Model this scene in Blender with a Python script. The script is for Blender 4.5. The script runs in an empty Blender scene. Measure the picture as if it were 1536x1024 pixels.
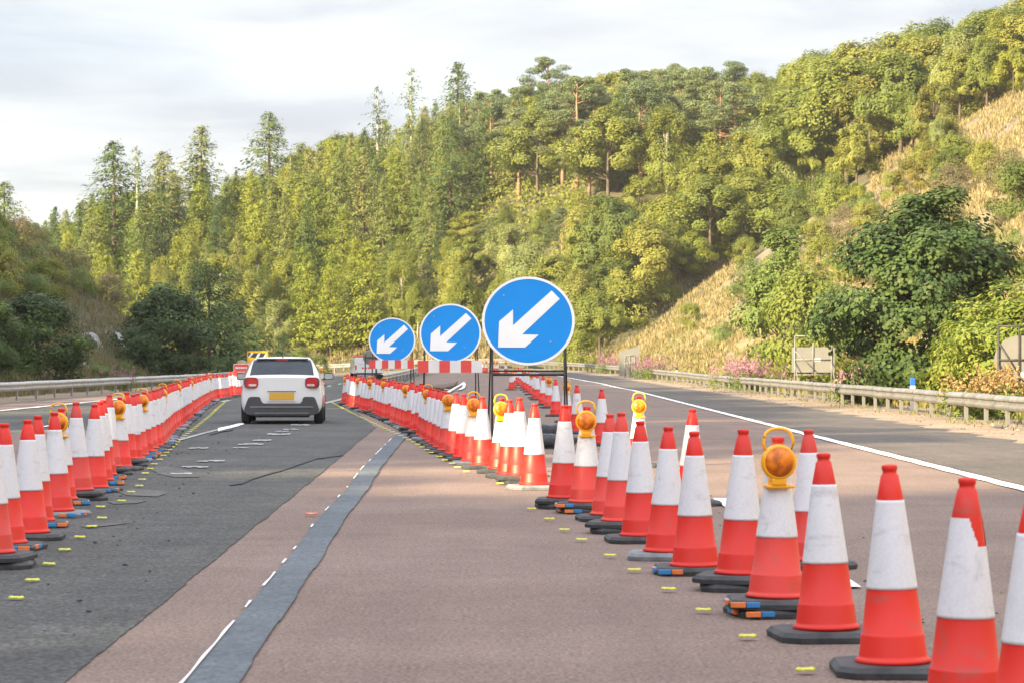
import bpy, bmesh, math, random
import numpy as np
from mathutils import Vector, Matrix, Euler

# ------------------------------------------------------------------ camera, sky, sun, exposure
SC = bpy.context.scene
COL = SC.collection
rad = math.radians
F, CX, CY, HY, H = 4000.0, 768.0, 512.0, 541.0, 1.45      # focal length in photo pixels, centre, horizon row, eye height
PITCH = math.atan((HY - CY) / F)

cam_d = bpy.data.cameras.new('camera')
cam_d.sensor_width = 36.0
cam_d.lens = F / 1536.0 * 36.0
cam_d.clip_start = 0.2
cam_d.clip_end = 6000.0
cam_d.dof.use_dof = True
cam_d.dof.focus_distance = 38.0
cam_d.dof.aperture_fstop = 9.0
cam = bpy.data.objects.new('camera', cam_d)
cam.location = (0, 0, H)
cam.rotation_euler = (rad(90) + PITCH, 0, 0)
COL.objects.link(cam)
SC.camera = cam

SUN_EL, SUN_AZ = 22.0, 226.0          # azimuth clockwise from +Y (the view direction): behind and to the left
sun_dir = Vector((math.sin(rad(SUN_AZ)) * math.cos(rad(SUN_EL)), math.cos(rad(SUN_AZ)) * math.cos(rad(SUN_EL)), math.sin(rad(SUN_EL))))
sl = bpy.data.lights.new('sun', 'SUN')
sl.energy = 5.0
sl.angle = rad(0.6)
sl.color = (1.0, 0.81, 0.49)
so = bpy.data.objects.new('sun', sl)
so.rotation_euler = (-sun_dir).to_track_quat('-Z', 'Y').to_euler()
COL.objects.link(so)

SC.view_settings.view_transform = 'Standard'
SC.view_settings.look = 'None'
SC.view_settings.exposure = 1.76
SC.view_settings.gamma = 1.0
SC.view_settings.use_curve_mapping = False

world = bpy.data.worlds.new('World')
SC.world = world
world.use_nodes = True
wt = world.node_tree
for n in list(wt.nodes):
    wt.nodes.remove(n)
def wn(t, **k):
    n = wt.nodes.new(t)
    for a, b in k.items():
        setattr(n, a, b)
    return n
sky = wn('ShaderNodeTexSky', sky_type='NISHITA', sun_disc=False)
sky.sun_elevation = rad(SUN_EL)
sky.sun_rotation = rad(SUN_AZ)
sky.air_density = 1.0
sky.dust_density = 1.5
tc = wn('ShaderNodeTexCoord')
sep = wn('ShaderNodeSeparateXYZ')
wt.links.new(tc.outputs['Generated'], sep.inputs[0])
# clouds lie on a plane high above: direction / (z + small) gives long flat streaks near the horizon
den = wn('ShaderNodeMath', operation='MAXIMUM'); den.inputs[1].default_value = 0.0
wt.links.new(sep.outputs['Z'], den.inputs[0])
add = wn('ShaderNodeMath', operation='ADD'); add.inputs[1].default_value = 0.10
wt.links.new(den.outputs[0], add.inputs[0])
dx = wn('ShaderNodeMath', operation='DIVIDE'); dy = wn('ShaderNodeMath', operation='DIVIDE')
wt.links.new(sep.outputs['X'], dx.inputs[0]); wt.links.new(add.outputs[0], dx.inputs[1])
wt.links.new(sep.outputs['Y'], dy.inputs[0]); wt.links.new(add.outputs[0], dy.inputs[1])
cmb = wn('ShaderNodeCombineXYZ')
wt.links.new(dx.outputs[0], cmb.inputs[0]); wt.links.new(dy.outputs[0], cmb.inputs[1])
cn = wn('ShaderNodeTexNoise'); cn.inputs['Scale'].default_value = 1.5; cn.inputs['Detail'].default_value = 7; cn.inputs['Roughness'].default_value = 0.52
cn.inputs['Distortion'].default_value = 0.35
wt.links.new(cmb.outputs[0], cn.inputs['Vector'])
cr = wn('ShaderNodeValToRGB')
cr.color_ramp.elements[0].position = 0.38; cr.color_ramp.elements[0].color = (1.86, 1.97, 2.30, 1)     # grey-lavender undersides
cr.color_ramp.elements[1].position = 0.60; cr.color_ramp.elements[1].color = (2.85, 2.93, 3.03, 1)        # bright cloud
wt.links.new(cn.outputs['Fac'], cr.inputs[0])
cn2 = wn('ShaderNodeTexNoise'); cn2.inputs['Scale'].default_value = 0.8; cn2.inputs['Detail'].default_value = 4
mp2 = wn('ShaderNodeMapping'); mp2.inputs['Location'].default_value = (3.3, 7.1, 0)
wt.links.new(cmb.outputs[0], mp2.inputs[0]); wt.links.new(mp2.outputs[0], cn2.inputs['Vector'])
cr2 = wn('ShaderNodeValToRGB')
cr2.color_ramp.elements[0].position = 0.36; cr2.color_ramp.elements[0].color = (0.80, 0.80, 0.80, 1)
cr2.color_ramp.elements[1].position = 0.60; cr2.color_ramp.elements[1].color = (0.95, 0.95, 0.95, 1)
wt.links.new(cn2.outputs['Fac'], cr2.inputs[0])
mx = wn('ShaderNodeMix', data_type='RGBA')
# cloud brightness boosted overhead, added to lift the fill light in the shade
gain = wn('ShaderNodeMapRange'); gain.inputs['From Min'].default_value = .13; gain.inputs['From Max'].default_value = .5
gain.inputs['To Min'].default_value = 1.0; gain.inputs['To Max'].default_value = 2.5
wt.links.new(sep.outputs['Z'], gain.inputs['Value'])
cg = wn('ShaderNodeVectorMath', operation='SCALE')
wt.links.new(cr.outputs[0], cg.inputs[0]); wt.links.new(gain.outputs[0], cg.inputs['Scale'])
wt.links.new(cr2.outputs[0], mx.inputs['Factor'])
wt.links.new(sky.outputs[0], mx.inputs['A']); wt.links.new(cg.outputs[0], mx.inputs['B'])
bg = wn('ShaderNodeBackground'); bg.inputs['Strength'].default_value = 0.1
wt.links.new(mx.outputs['Result'], bg.inputs['Color'])
wo = wn('ShaderNodeOutputWorld')
wt.links.new(bg.outputs[0], wo.inputs[0])

# ------------------------------------------------------------------ materials
def new_mat(name):
    m = bpy.data.materials.new(name); m.use_nodes = True
    nt = m.node_tree
    b = nt.nodes['Principled BSDF']
    return m, nt, b
def nd(nt, t, **k):
    n = nt.nodes.new(t)
    for a, v in k.items():
        setattr(n, a, v)
    return n
def coords(nt, scale=(1, 1, 1)):
    t = nd(nt, 'ShaderNodeTexCoord'); m = nd(nt, 'ShaderNodeMapping'); m.inputs['Scale'].default_value = scale
    nt.links.new(t.outputs['Object'], m.inputs[0]); return m.outputs[0]
def noise(nt, vec, scale, detail=4, rough=.55, dist=0):
    n = nd(nt, 'ShaderNodeTexNoise'); n.inputs['Scale'].default_value = scale; n.inputs['Detail'].default_value = detail
    n.inputs['Roughness'].default_value = rough; n.inputs['Distortion'].default_value = dist
    nt.links.new(vec, n.inputs['Vector']); return n.outputs['Fac']
def ramp(nt, fac, stops):
    r = nd(nt, 'ShaderNodeValToRGB'); e = r.color_ramp.elements
    while len(e) < len(stops): e.new(0.5)
    for i, (p, c) in enumerate(stops):
        e[i].position = p; e[i].color = (*c, 1) if len(c) == 3 else c
    nt.links.new(fac, r.inputs[0]); return r.outputs[0]
def mixc(nt, fac, a, b, mode='MIX'):
    m = nd(nt, 'ShaderNodeMix', data_type='RGBA', blend_type=mode)
    for s, v in (('Factor', fac), ('A', a), ('B', b)):
        if hasattr(v, 'links'): nt.links.new(v, m.inputs[s])
        else: m.inputs[s].default_value = v if s == 'Factor' else (*v, 1)
    return m.outputs['Result']
def bump(nt, b, h, strength, dist=.01):
    n = nd(nt, 'ShaderNodeBump'); n.inputs['Strength'].default_value = strength; n.inputs['Distance'].default_value = dist
    nt.links.new(h, n.inputs['Height']); nt.links.new(n.outputs[0], b.inputs['Normal'])

def plain(name, col, rough=.5, metal=0, var=.12, scale=8, coat=0, spec=.5):
    m, nt, b = new_mat(name)
    v = coords(nt); n = noise(nt, v, scale, 5)
    lo = tuple(c * (1 - var) for c in col); hi = tuple(min(1, c * (1 + var)) for c in col)
    nt.links.new(ramp(nt, n, [(.3, lo), (.7, hi)]), b.inputs['Base Color'])
    b.inputs['Roughness'].default_value = rough; b.inputs['Metallic'].default_value = metal
    b.inputs['Coat Weight'].default_value = coat; b.inputs['Specular IOR Level'].default_value = spec
    return m

def asphalt(name, c1, c2, speck, streak=.25, grain=70, blot=.35, bmp=.5, rip=.35):
    m, nt, b = new_mat(name)
    v = coords(nt)
    base = ramp(nt, noise(nt, v, .35, 5, .6), [(.35, c1), (.65, c2)])
    sv = coords(nt, (1.6, .05, 1))
    st = ramp(nt, noise(nt, sv, 1.0, 5, .6), [(.42, (0, 0, 0)), (.7, (1, 1, 1))])
    f = nd(nt, 'ShaderNodeMath', operation='MULTIPLY'); f.inputs[1].default_value = streak
    nt.links.new(st, f.inputs[0])
    base = mixc(nt, f.outputs[0], base, tuple(c * .62 for c in c1))
    bl = ramp(nt, noise(nt, coords(nt, (1, .35, 1)), 1.7, 6, .65), [(.52, (0, 0, 0)), (.75, (1, 1, 1))])
    f2 = nd(nt, 'ShaderNodeMath', operation='MULTIPLY'); f2.inputs[1].default_value = blot
    nt.links.new(bl, f2.inputs[0])
    base = mixc(nt, f2.outputs[0], base, tuple(min(1, c * 1.25) for c in c2))
    g = noise(nt, v, grain, 3, .7)
    gs = ramp(nt, g, [(.34, tuple([1 - speck] * 3)), (.5, (1, 1, 1)), (.66, tuple([1 + speck] * 3))])
    base = mixc(nt, 1.0, base, gs, 'MULTIPLY')
    # laid texture: short transverse ripples and clumps of chippings, big enough to read at a flat angle
    for sc, am in (((17, 10, 1), rip), ((34, 15, 1), rip * 1.2), ((1.6, 2.4, 1), rip * .6)):
        w = noise(nt, coords(nt, sc), 1.0, 5, .7, .4)
        base = mixc(nt, 1.0, base, ramp(nt, w, [(.30, tuple([1 - am * .75] * 3)), (.5, (1, 1, 1)), (.70, tuple([1 + am * .75] * 3))]), 'MULTIPLY')
    nt.links.new(base, b.inputs['Base Color'])
    b.inputs['Roughness'].default_value = .88; b.inputs['Specular IOR Level'].default_value = .3
    bump(nt, b, g, bmp, .012)
    return m

def leafmat(name, cols, trans=.35, hue=.5):
    """leaf material: colour differs from leaf clump to leaf clump (mesh attribute) and from tree to tree"""
    m, nt, b = new_mat(name)
    at = nd(nt, 'ShaderNodeAttribute', attribute_name='tint')
    oi = nd(nt, 'ShaderNodeObjectInfo')
    a = nd(nt, 'ShaderNodeMath', operation='MULTIPLY'); a.inputs[1].default_value = 1 - hue
    c = nd(nt, 'ShaderNodeMath', operation='MULTIPLY_ADD'); c.inputs[1].default_value = hue
    nt.links.new(at.outputs['Fac'], a.inputs[0]); nt.links.new(oi.outputs['Random'], c.inputs[0]); nt.links.new(a.outputs[0], c.inputs[2])
    col = ramp(nt, c.outputs[0], [((i + .5) / len(cols), k) for i, k in enumerate(cols)])
    nt.links.new(col, b.inputs['Base Color'])
    b.inputs['Roughness'].default_value = .6; b.inputs['Specular IOR Level'].default_value = .25
    tr = nd(nt, 'ShaderNodeBsdfTranslucent')
    tcol = mixc(nt, 1.0, col, (1.15, 1.2, .6), 'MULTIPLY')
    nt.links.new(tcol, tr.inputs[0])
    ms = nd(nt, 'ShaderNodeMixShader'); ms.inputs[0].default_value = trans
    nt.links.new(b.outputs[0], ms.inputs[1]); nt.links.new(tr.outputs[0], ms.inputs[2])
    nt.links.new(ms.outputs[0], nt.nodes['Material Output'].inputs[0])
    return m

M = {}
M['road'] = asphalt('red_asphalt', (.184, .129, .107), (.230, .165, .139), .50, .25, 46, .3, rip=.18)
M['dark'] = asphalt('dark_asphalt', (.062, .062, .061), (.098, .096, .091), .55, .35, 32, .45, .9, rip=.42)
M['shoulder'] = asphalt('shoulder_asphalt', (.085, .078, .073), (.130, .108, .094), .35, .4, 45, .5)
M['strip'] = asphalt('sealed_joint', (.098, .114, .132), (.125, .142, .160), .12, .35, 40, .3, .15)
M['crack'] = plain('crack_tar', (.03, .03, .032), .8)
M['worn'] = asphalt('worn_asphalt', (.095, .094, .091), (.125, .122, .118), .4, .3, 45)
M['soil'] = asphalt('verge_soil', (.22, .165, .12), (.33, .25, .18), .4, .1, 22, .5, 1.0)
def paint(name, col, wear):
    m, nt, b = new_mat(name)
    v = coords(nt)
    n = noise(nt, v, 14, 6, .7)
    nt.links.new(ramp(nt, n, [(wear - .06, tuple(c * .42 for c in col)), (wear + .06, col)]), b.inputs['Base Color'])
    b.inputs['Roughness'].default_value = .7
    return m
M['white_line'] = paint('white_road_paint', (.80, .79, .76), .33)
M['worn_line'] = paint('worn_road_paint', (.42, .41, .39), .5)
def scuffed(nt, c, dirt, amount):
    """road grime and tyre scuffs, different on every object"""
    t = nd(nt, 'ShaderNodeTexCoord'); oi = nd(nt, 'ShaderNodeObjectInfo')
    for sc, lo, hi, am in (((2.2, 2.2, 7), .57, .68, amount), ((9, 9, 3), .59, .70, amount * .8)):
        mp = nd(nt, 'ShaderNodeMapping'); mp.inputs['Scale'].default_value = sc
        nt.links.new(t.outputs['Object'], mp.inputs[0])
        n = nd(nt, 'ShaderNodeTexNoise', noise_dimensions='4D'); n.inputs['Scale'].default_value = 1.6; n.inputs['Detail'].default_value = 6; n.inputs['Roughness'].default_value = .65
        w = nd(nt, 'ShaderNodeMath', operation='MULTIPLY'); w.inputs[1].default_value = 60
        nt.links.new(oi.outputs['Random'], w.inputs[0]); nt.links.new(w.outputs[0], n.inputs['W']); nt.links.new(mp.outputs[0], n.inputs['Vector'])
        f = ramp(nt, n.outputs['Fac'], [(lo, (0, 0, 0)), (hi, (am, am, am))])
        c = mixc(nt, f, c, dirt)
    return c
def cone_red(name, col, var, amount):
    m, nt, b = new_mat(name)
    oi = nd(nt, 'ShaderNodeObjectInfo')
    c = ramp(nt, oi.outputs['Random'], [(.0, tuple(k * (1 - var) for k in col)), (1, tuple(k * (1 + var) for k in col))])
    c = scuffed(nt, c, (.30, .10, .08), amount)
    nt.links.new(c, b.inputs['Base Color']); b.inputs['Roughness'].default_value = .48
    return m
M['red'] = cone_red('cone_red', (.72, .019, .009), .06, .45)
M['redworn'] = cone_red('cone_red_faded', (.68, .042, .030), .12, .6)
def sleeve_mat():
    m, nt, b = new_mat('cone_sleeve_white')
    v = coords(nt, (1, 1, 1))
    n = noise(nt, v, 5, 6, .7)
    c = ramp(nt, n, [(.22, (.50, .50, .54)), (.36, (.72, .72, .765)), (.7, (.77, .77, .815))])
    vo = nd(nt, 'ShaderNodeTexVoronoi'); vo.inputs['Scale'].default_value = 60
    nt.links.new(v, vo.inputs['Vector'])
    c = mixc(nt, 1.0, c, ramp(nt, vo.outputs['Distance'], [(.2, (1, 1, 1)), (.8, (.93, .93, .94))]), 'MULTIPLY')
    c = scuffed(nt, c, (.40, .39, .40), .55)
    nt.links.new(c, b.inputs['Base Color'])
    b.inputs['Roughness'].default_value = .38
    bump(nt, b, n, .04, .01)
    return m
M['sleeve'] = sleeve_mat()
M['rubber'] = plain('black_rubber', (.048, .050, .054), .75, var=.45, scale=9)
M['rubber_blue'] = plain('blue_painted_rubber', (.03, .22, .52), .6, var=.2)
M['rubber_orange'] = plain('orange_painted_rubber', (.72, .20, .05), .6, var=.2)
M['rubber_grey'] = plain('dusty_rubber', (.20, .21, .225), .8, var=.3)
M['lamp_case'] = plain('lamp_yellow', (.95, .43, .01), .35, var=.05)
def lens_mat():
    m, nt, b = new_mat('amber_lens')
    t = nd(nt, 'ShaderNodeTexCoord')
    w = nd(nt, 'ShaderNodeTexWave', wave_type='RINGS', rings_direction='Y')
    w.inputs['Scale'].default_value = 24
    nt.links.new(t.outputs['Object'], w.inputs['Vector'])
    n = noise(nt, t.outputs['Object'], 12, 2)
    c = ramp(nt, n, [(.34, (.38, .075, .0)), (.52, (.74, .185, .004)), (.7, (.88, .29, .008))])
    nt.links.new(c, b.inputs['Base Color'])
    b.inputs['Roughness'].default_value = .3; b.inputs['Coat Weight'].default_value = .15
    bump(nt, b, w.outputs['Fac'], .25, .004)
    return m
M['lens'] = lens_mat()
M['stud'] = plain('stud_yellow', (.60, .60, .04), .4, var=.12, scale=20)
M['stud_red'] = plain('stud_red', (.75, .12, .08), .4)
M['blue'] = plain('sign_blue', (.006, .26, .74), .55, var=.05, scale=1.5, spec=.2)
M['sign_white'] = plain('sign_white', (.84, .84, .83), .4, var=.04, scale=3)
M['board_red'] = plain('board_red', (.84, .085, .07), .4, var=.05)
M['steel_dark'] = plain('dark_steel', (.055, .05, .048), .6, .3, .35)
M['galv'] = plain('galvanised_steel', (.42, .42, .41), .5, .35, .22, 3)
M['galv_warm'] = plain('weathered_galvanised_steel', (.205, .203, .198), .55, .25, .28, 2.2)
M['grey_back'] = plain('grey_sign_back', (.205, .20, .185), .6, .1, .08, 2)
M['bag'] = plain('black_ballast_bag', (.04, .042, .048), .55, var=.5, scale=14)
M['car_white'] = plain('white_car_paint', (.80, .81, .82), .22, var=.015, coat=.7)
M['glass'] = plain('tinted_glass', (.045, .056, .07), .08, var=.25, scale=2, spec=.4)
M['black_plastic'] = plain('black_plastic', (.055, .057, .062), .5, var=.12)
M['grey_plastic'] = plain('grey_plastic', (.17, .175, .19), .45, var=.1)
M['tyre'] = plain('tyre_rubber', (.022, .022, .024), .85, var=.3)
M['rim'] = plain('rim_alloy', (.45, .45, .46), .35, .7)
M['tail_red'] = plain('tail_lamp_red', (.55, .022, .035), .2, var=.2, coat=.6)
M['tail_clear'] = plain('tail_lamp_clear', (.72, .60, .58), .2, coat=.5)
M['plate'] = plain('plate_yellow', (.70, .40, .04), .45, var=.03)
M['mirror'] = plain('mirror_glass', (.5, .54, .55), .08, .6, .05)
M['yellow'] = plain('vehicle_yellow', (.85, .45, .01), .4, var=.05)
M['bark'] = plain('brown_bark', (.115, .085, .065), .9, var=.4, scale=3)
M['pine_bark'] = plain('red_pine_bark', (.30, .175, .115), .9, var=.35, scale=2)
M['pale_bark'] = plain('pale_bark', (.46, .42, .36), .85, var=.35, scale=2)
M['rock'] = plain('grey_rock', (.27, .265, .27), .9, var=.4, scale=2.2)
M['pink'] = leafmat('willowherb_pink', [(.26, .12, .19), (.36, .18, .27), (.44, .25, .33)], .25)
M['rust'] = leafmat('seeding_rust', [(.22, .13, .06), (.31, .20, .09), (.36, .26, .12)], .25)
M['spruce'] = leafmat('spruce_needles', [(0.061, 0.098, 0.025), (0.099, 0.149, 0.032), (0.142, 0.189, 0.039), (0.210, 0.213, 0.058)], .2, .8)
M['larch'] = leafmat('larch_needles', [(0.170, 0.213, 0.028), (0.233, 0.262, 0.033), (0.283, 0.293, 0.042)], .35, .6)
M['pine'] = leafmat('pine_needles', [(0.116, 0.159, 0.076), (0.165, 0.205, 0.090), (0.213, 0.244, 0.107)], .2, .5)
M['birch'] = leafmat('birch_leaves', [(0.151, 0.186, 0.039), (0.205, 0.233, 0.045), (0.249, 0.270, 0.051), (0.305, 0.302, 0.072)], .35, .75)
M['broad'] = leafmat('broad_leaves', [(0.111, 0.149, 0.033), (0.170, 0.205, 0.039), (0.216, 0.238, 0.044), (0.264, 0.262, 0.053)], .35, .75)
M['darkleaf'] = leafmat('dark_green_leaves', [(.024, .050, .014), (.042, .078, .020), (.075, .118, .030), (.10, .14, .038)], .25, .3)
M['gold'] = leafmat('golden_leaves', [(0.192, 0.232, 0.033), (0.255, 0.275, 0.040), (0.311, 0.305, 0.053)], .4, .4)
M['willow'] = leafmat('silver_willow_leaves', [(0.201, 0.244, 0.085), (0.268, 0.299, 0.114), (0.336, 0.354, 0.140)], .35, .4)
M['scrub'] = leafmat('brown_scrub', [(0.112, 0.108, 0.053), (0.158, 0.138, 0.075), (0.203, 0.158, 0.090), (0.105, 0.135, 0.045)], .25, .6)
M['heath'] = leafmat('green_broom', [(0.098, 0.149, 0.037), (0.144, 0.201, 0.048), (0.190, 0.230, 0.067)], .25, .5)
M['drygrass'] = leafmat('dry_grass_blades', [(0.196, 0.157, 0.076), (0.276, 0.221, 0.104), (0.340, 0.285, 0.157)], .3, .0)
M['greengrass'] = leafmat('green_grass_blades', [(.10, .115, .028), (.17, .17, .045), (.27, .22, .075)], .3, .0)
M['autumn'] = leafmat('turning_leaves', [(0.144, 0.180, 0.034), (0.195, 0.205, 0.040), (0.251, 0.200, 0.050)], .35, .3)
M['elder'] = leafmat('elder_leaves', [(.13, .18, .032), (.185, .23, .04), (.245, .265, .05)], .35, .2)
# ------------------------------------------------------------------ mesh helpers
R = random.Random(7)
NR = np.random.default_rng(11)

class MB:
    """collects shapes, then links them as ONE mesh object"""
    def __init__(s): s.v = []; s.f = []; s.m = []; s.sm = []
    def add(s, vs, fs, mi=0, smooth=False):
        o = len(s.v); s.v += [tuple(p) for p in vs]
        for f in fs: s.f.append([o + i for i in f]); s.m.append(mi); s.sm.append(smooth)
        return s
    def box(s, x0, x1, y0, y1, z0, z1, mi=0, bev=0.0, M4=None):
        if bev > 0:
            b = bmesh.new(); bmesh.ops.create_cube(b, size=1)
            for v in b.verts: v.co = Vector(((x0 + x1) / 2 + v.co.x * (x1 - x0), (y0 + y1) / 2 + v.co.y * (y1 - y0), (z0 + z1) / 2 + v.co.z * (z1 - z0)))
            bmesh.ops.bevel(b, geom=b.edges[:], offset=bev, segments=2, affect='EDGES', profile=.5)
            b.verts.ensure_lookup_table()
            vs = [M4 @ v.co if M4 else v.co.copy() for v in b.verts]; fs = [[v.index for v in f.verts] for f in b.faces]; b.free()
            return s.add(vs, fs, mi)
        vs = [Vector(p) for p in ((x0, y0, z0), (x1, y0, z0), (x1, y1, z0), (x0, y1, z0), (x0, y0, z1), (x1, y0, z1), (x1, y1, z1), (x0, y1, z1))]
        if M4: vs = [M4 @ p for p in vs]
        return s.add(vs, [(0, 3, 2, 1), (4, 5, 6, 7), (0, 1, 5, 4), (1, 2, 6, 5), (2, 3, 7, 6), (3, 0, 4, 7)], mi)
    def tube(s, path, r, n=8, mi=0, cap=True, smooth=True):
        P = [Vector(p) for p in path]; rs = r if isinstance(r, (list, tuple)) else [r] * len(P)
        vs = []; up = Vector((0, 0, 1))
        for i, p in enumerate(P):
            t = (P[min(i + 1, len(P) - 1)] - P[max(i - 1, 0)]).normalized()
            a = t.cross(up if abs(t.z) < .95 else Vector((1, 0, 0))).normalized(); b = t.cross(a)
            for k in range(n):
                an = 2 * math.pi * k / n
                vs.append(p + (a * math.cos(an) + b * math.sin(an)) * rs[i])
        fs = [(i * n + k, i * n + (k + 1) % n, (i + 1) * n + (k + 1) % n, (i + 1) * n + k) for i in range(len(P) - 1) for k in range(n)]
        s.add(vs, fs, mi, smooth)
        if cap: s.add(vs[:n], [list(range(n))], mi); s.add(vs[-n:], [list(range(n))], mi)
        return s
    def lathe(s, prof, n=28, mi=0, M4=None, smooth=True, cap=True):
        """profile of (radius, z) spun round z"""
        vs = []
        for r, z in prof:
            for k in range(n):
                a = 2 * math.pi * k / n; p = Vector((r * math.cos(a), r * math.sin(a), z)); vs.append(M4 @ p if M4 else p)
        fs = [(i * n + k, i * n + (k + 1) % n, (i + 1) * n + (k + 1) % n, (i + 1) * n + k) for i in range(len(prof) - 1) for k in range(n)]
        s.add(vs, fs, mi, smooth)
        if cap:
            s.add(vs[:n], [list(range(n))[::-1]], mi); s.add(vs[-n:], [list(range(n))], mi)
        return s
    def prism(s, pts, d0, d1, axis='y', mi=0, M4=None):
        """outline of (a, b) pairs pushed from d0 to d1 along an axis"""
        def P(a, b, d): return Vector((a, d, b)) if axis == 'y' else (Vector((a, b, d)) if axis == 'z' else Vector((d, a, b)))
        n = len(pts); vs = [P(a, b, d0) for a, b in pts] + [P(a, b, d1) for a, b in pts]
        if M4: vs = [M4 @ p for p in vs]
        return s.add(vs, [list(range(n)), list(range(2 * n - 1, n - 1, -1))] + [(i, i + n, (i + 1) % n + n, (i + 1) % n) for i in range(n)], mi)
    def mesh(s, name, mats):
        me = bpy.data.meshes.new(name)
        me.from_pydata(s.v, [], s.f)
        mats = mats if isinstance(mats, (list, tuple)) else [mats]
        for m in mats: me.materials.append(m)
        me.polygons.foreach_set('material_index', s.m); me.polygons.foreach_set('use_smooth', s.sm)
        b = bmesh.new(); b.from_mesh(me)
        bmesh.ops.remove_doubles(b, verts=b.verts[:], dist=1e-5)
        bmesh.ops.recalc_face_normals(b, faces=b.faces[:])
        ng = [f for f in b.faces if len(f.verts) > 4]
        if ng: bmesh.ops.triangulate(b, faces=ng)
        b.to_mesh(me); b.free(); me.update()
        return me
    def build(s, name, mats, parent=None, loc=None):
        return link(name, s.mesh(name, mats), parent, loc)

def link(name, data, parent=None, loc=None):
    o = bpy.data.objects.new(name, data); COL.objects.link(o)
    if parent is not None: o.parent = parent
    if loc is not None: o.location = loc
    return o
def tag(o, label=None, cat=None, group=None, kind=None):
    if label: o['label'] = label
    if cat: o['category'] = cat
    if group: o['group'] = group
    if kind: o['kind'] = kind
    return o
def thing(name, label, cat, loc=(0, 0, 0), rz=0, group=None):
    o = link(name, None, None, loc); o.rotation_euler = (0, 0, rz); o.empty_display_size = .2
    return tag(o, label, cat, group)
def copy_tree(o, kids, loc, rz):
    c = o.copy(); COL.objects.link(c); c.location = loc; c.rotation_euler = (0, 0, rz)
    for k in kids:
        d = k.copy(); COL.objects.link(d); d.parent = c
    return c
_S = 'zeroth first second third fourth fifth sixth seventh eighth ninth tenth eleventh twelfth thirteenth fourteenth fifteenth sixteenth seventeenth eighteenth nineteenth'.split()
_T = {2: 'twenty', 3: 'thirty', 4: 'forty', 5: 'fifty', 6: 'sixty', 7: 'seventy', 8: 'eighty', 9: 'ninety'}
def nth(n):
    if n < 20: return _S[n]
    if n >= 100: return 'hundred-and-' + nth(n - 100) if n > 100 else 'hundredth'
    t, u = divmod(n, 10)
    return _T[t][:-1] + 'ieth' if u == 0 else _T[t] + '-' + _S[u]

# ------------------------------------------------------------------ lie of the land
def sstep(a, b, x):
    t = np.clip((np.asarray(x, float) - a) / (b - a), 0, 1); return t * t * (3 - 2 * t)
_bd = np.array([-80, 0, 130, 160, 190, 220, 240, 252, 262, 270, 276, 280, 282], float)
_bx = np.array([10.8, 10.8, 11.0, 10.4, 8.6, 5.6, 2.9, 0.0, -6, -14, -26, -40, -90], float)
def barR(y): return np.interp(y, _bd, _bx)
def gz(x, y):
    """road level: flat, then a gentle rise on the right of the far bend"""
    return .70 * sstep(135, 250, y) * (1 - sstep(4, 26, -np.asarray(x, float)))
_fx = np.array([-400, -90, -40, -26, -14, -6, 0, 2.9, 5.6, 8.6, 12, 400], float)
_fy = np.array([284, 284, 282, 278, 272, 264, 255, 247, 241, 237, 235, 235], float)
def softcap(z, cap):
    return cap * (1 - np.exp(-z / cap)) * 1.0
def lumps(x, y):
    return (np.sin(x * .11 + 1.3) * np.cos(y * .083 + .4) + .5 * np.sin(x * .27 + y * .19) + .25 * np.sin(x * .61 - y * .53 + 2))
def hill(x, y):
    x = np.asarray(x, float); y = np.asarray(y, float)
    toe = np.maximum(barR(np.minimum(y, 232)), 3.8) + 2.3
    u = np.maximum(0, x - toe)
    zr = np.where(u > 0, .72 * u - 1.0 * (1 - np.exp(-u / 1.4)), 0)
    zr = 55 * np.tanh(np.maximum(zr, 0) / 55)
    ul = np.maximum(0, -20.4 - x)
    zl = .74 * ul - .9 * (1 - np.exp(-ul / 1.2))
    zl = 27.0 * np.tanh(np.maximum(zl, 0) / 27.0) * (1 - sstep(178, 222, y))
    w = np.maximum(0, y - np.interp(x, _fx, _fy) - 3)
    f = np.clip(1 + x / 118, .22, 1.0)
    zf = f * 28.5 * np.tanh(.54 * w / 28.5)
    zf = np.where(x > 14, np.minimum(zf, 60), zf)
    z = np.maximum(np.maximum(zr, zl), zf)
    return z
def ter(x, y):
    h = hill(x, y)
    return gz(x, y) + h + .35 * lumps(x, y) * np.clip(h / 2.0, 0, 1) + .16 * lumps(x * 3.1, y * 2.7) * np.clip(h / 1.0, 0, 1)
def gzf(x, y): return float(gz(x, y))

def ray(px, py):
    u = (px - CX) / F; v = (CY - py) / F
    return np.array([u, math.cos(PITCH) - v * math.sin(PITCH), v * math.cos(PITCH) + math.sin(PITCH)])
def on_road(px, py):
    d = ray(px, py); z = 0.0
    for _ in range(12):
        t = (z - H) / d[2] if abs(d[2]) > 1e-7 else 1e4
        z = gzf(d[0] * t, d[1] * t)
    return d[0] * t, d[1] * t
def on_land(px, py, y0=20, y1=460):
    d = ray(px, py); ys = np.arange(y0, y1, .5); t = ys / d[1]
    g = d[2] * t + H - ter(d[0] * t, ys)
    k = np.argmax(g < 0)
    if g[k] >= 0: return None
    return d[0] * t[k], ys[k]
def at_depth(px, y):
    return ray(px, HY)[0] * y
def proj(x, y, z):
    c, s = math.cos(PITCH), math.sin(PITCH)
    dz = z - H; dep = y * c + dz * s; up = dz * c - y * s
    return CX + F * x / dep, CY - F * up / dep

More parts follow.
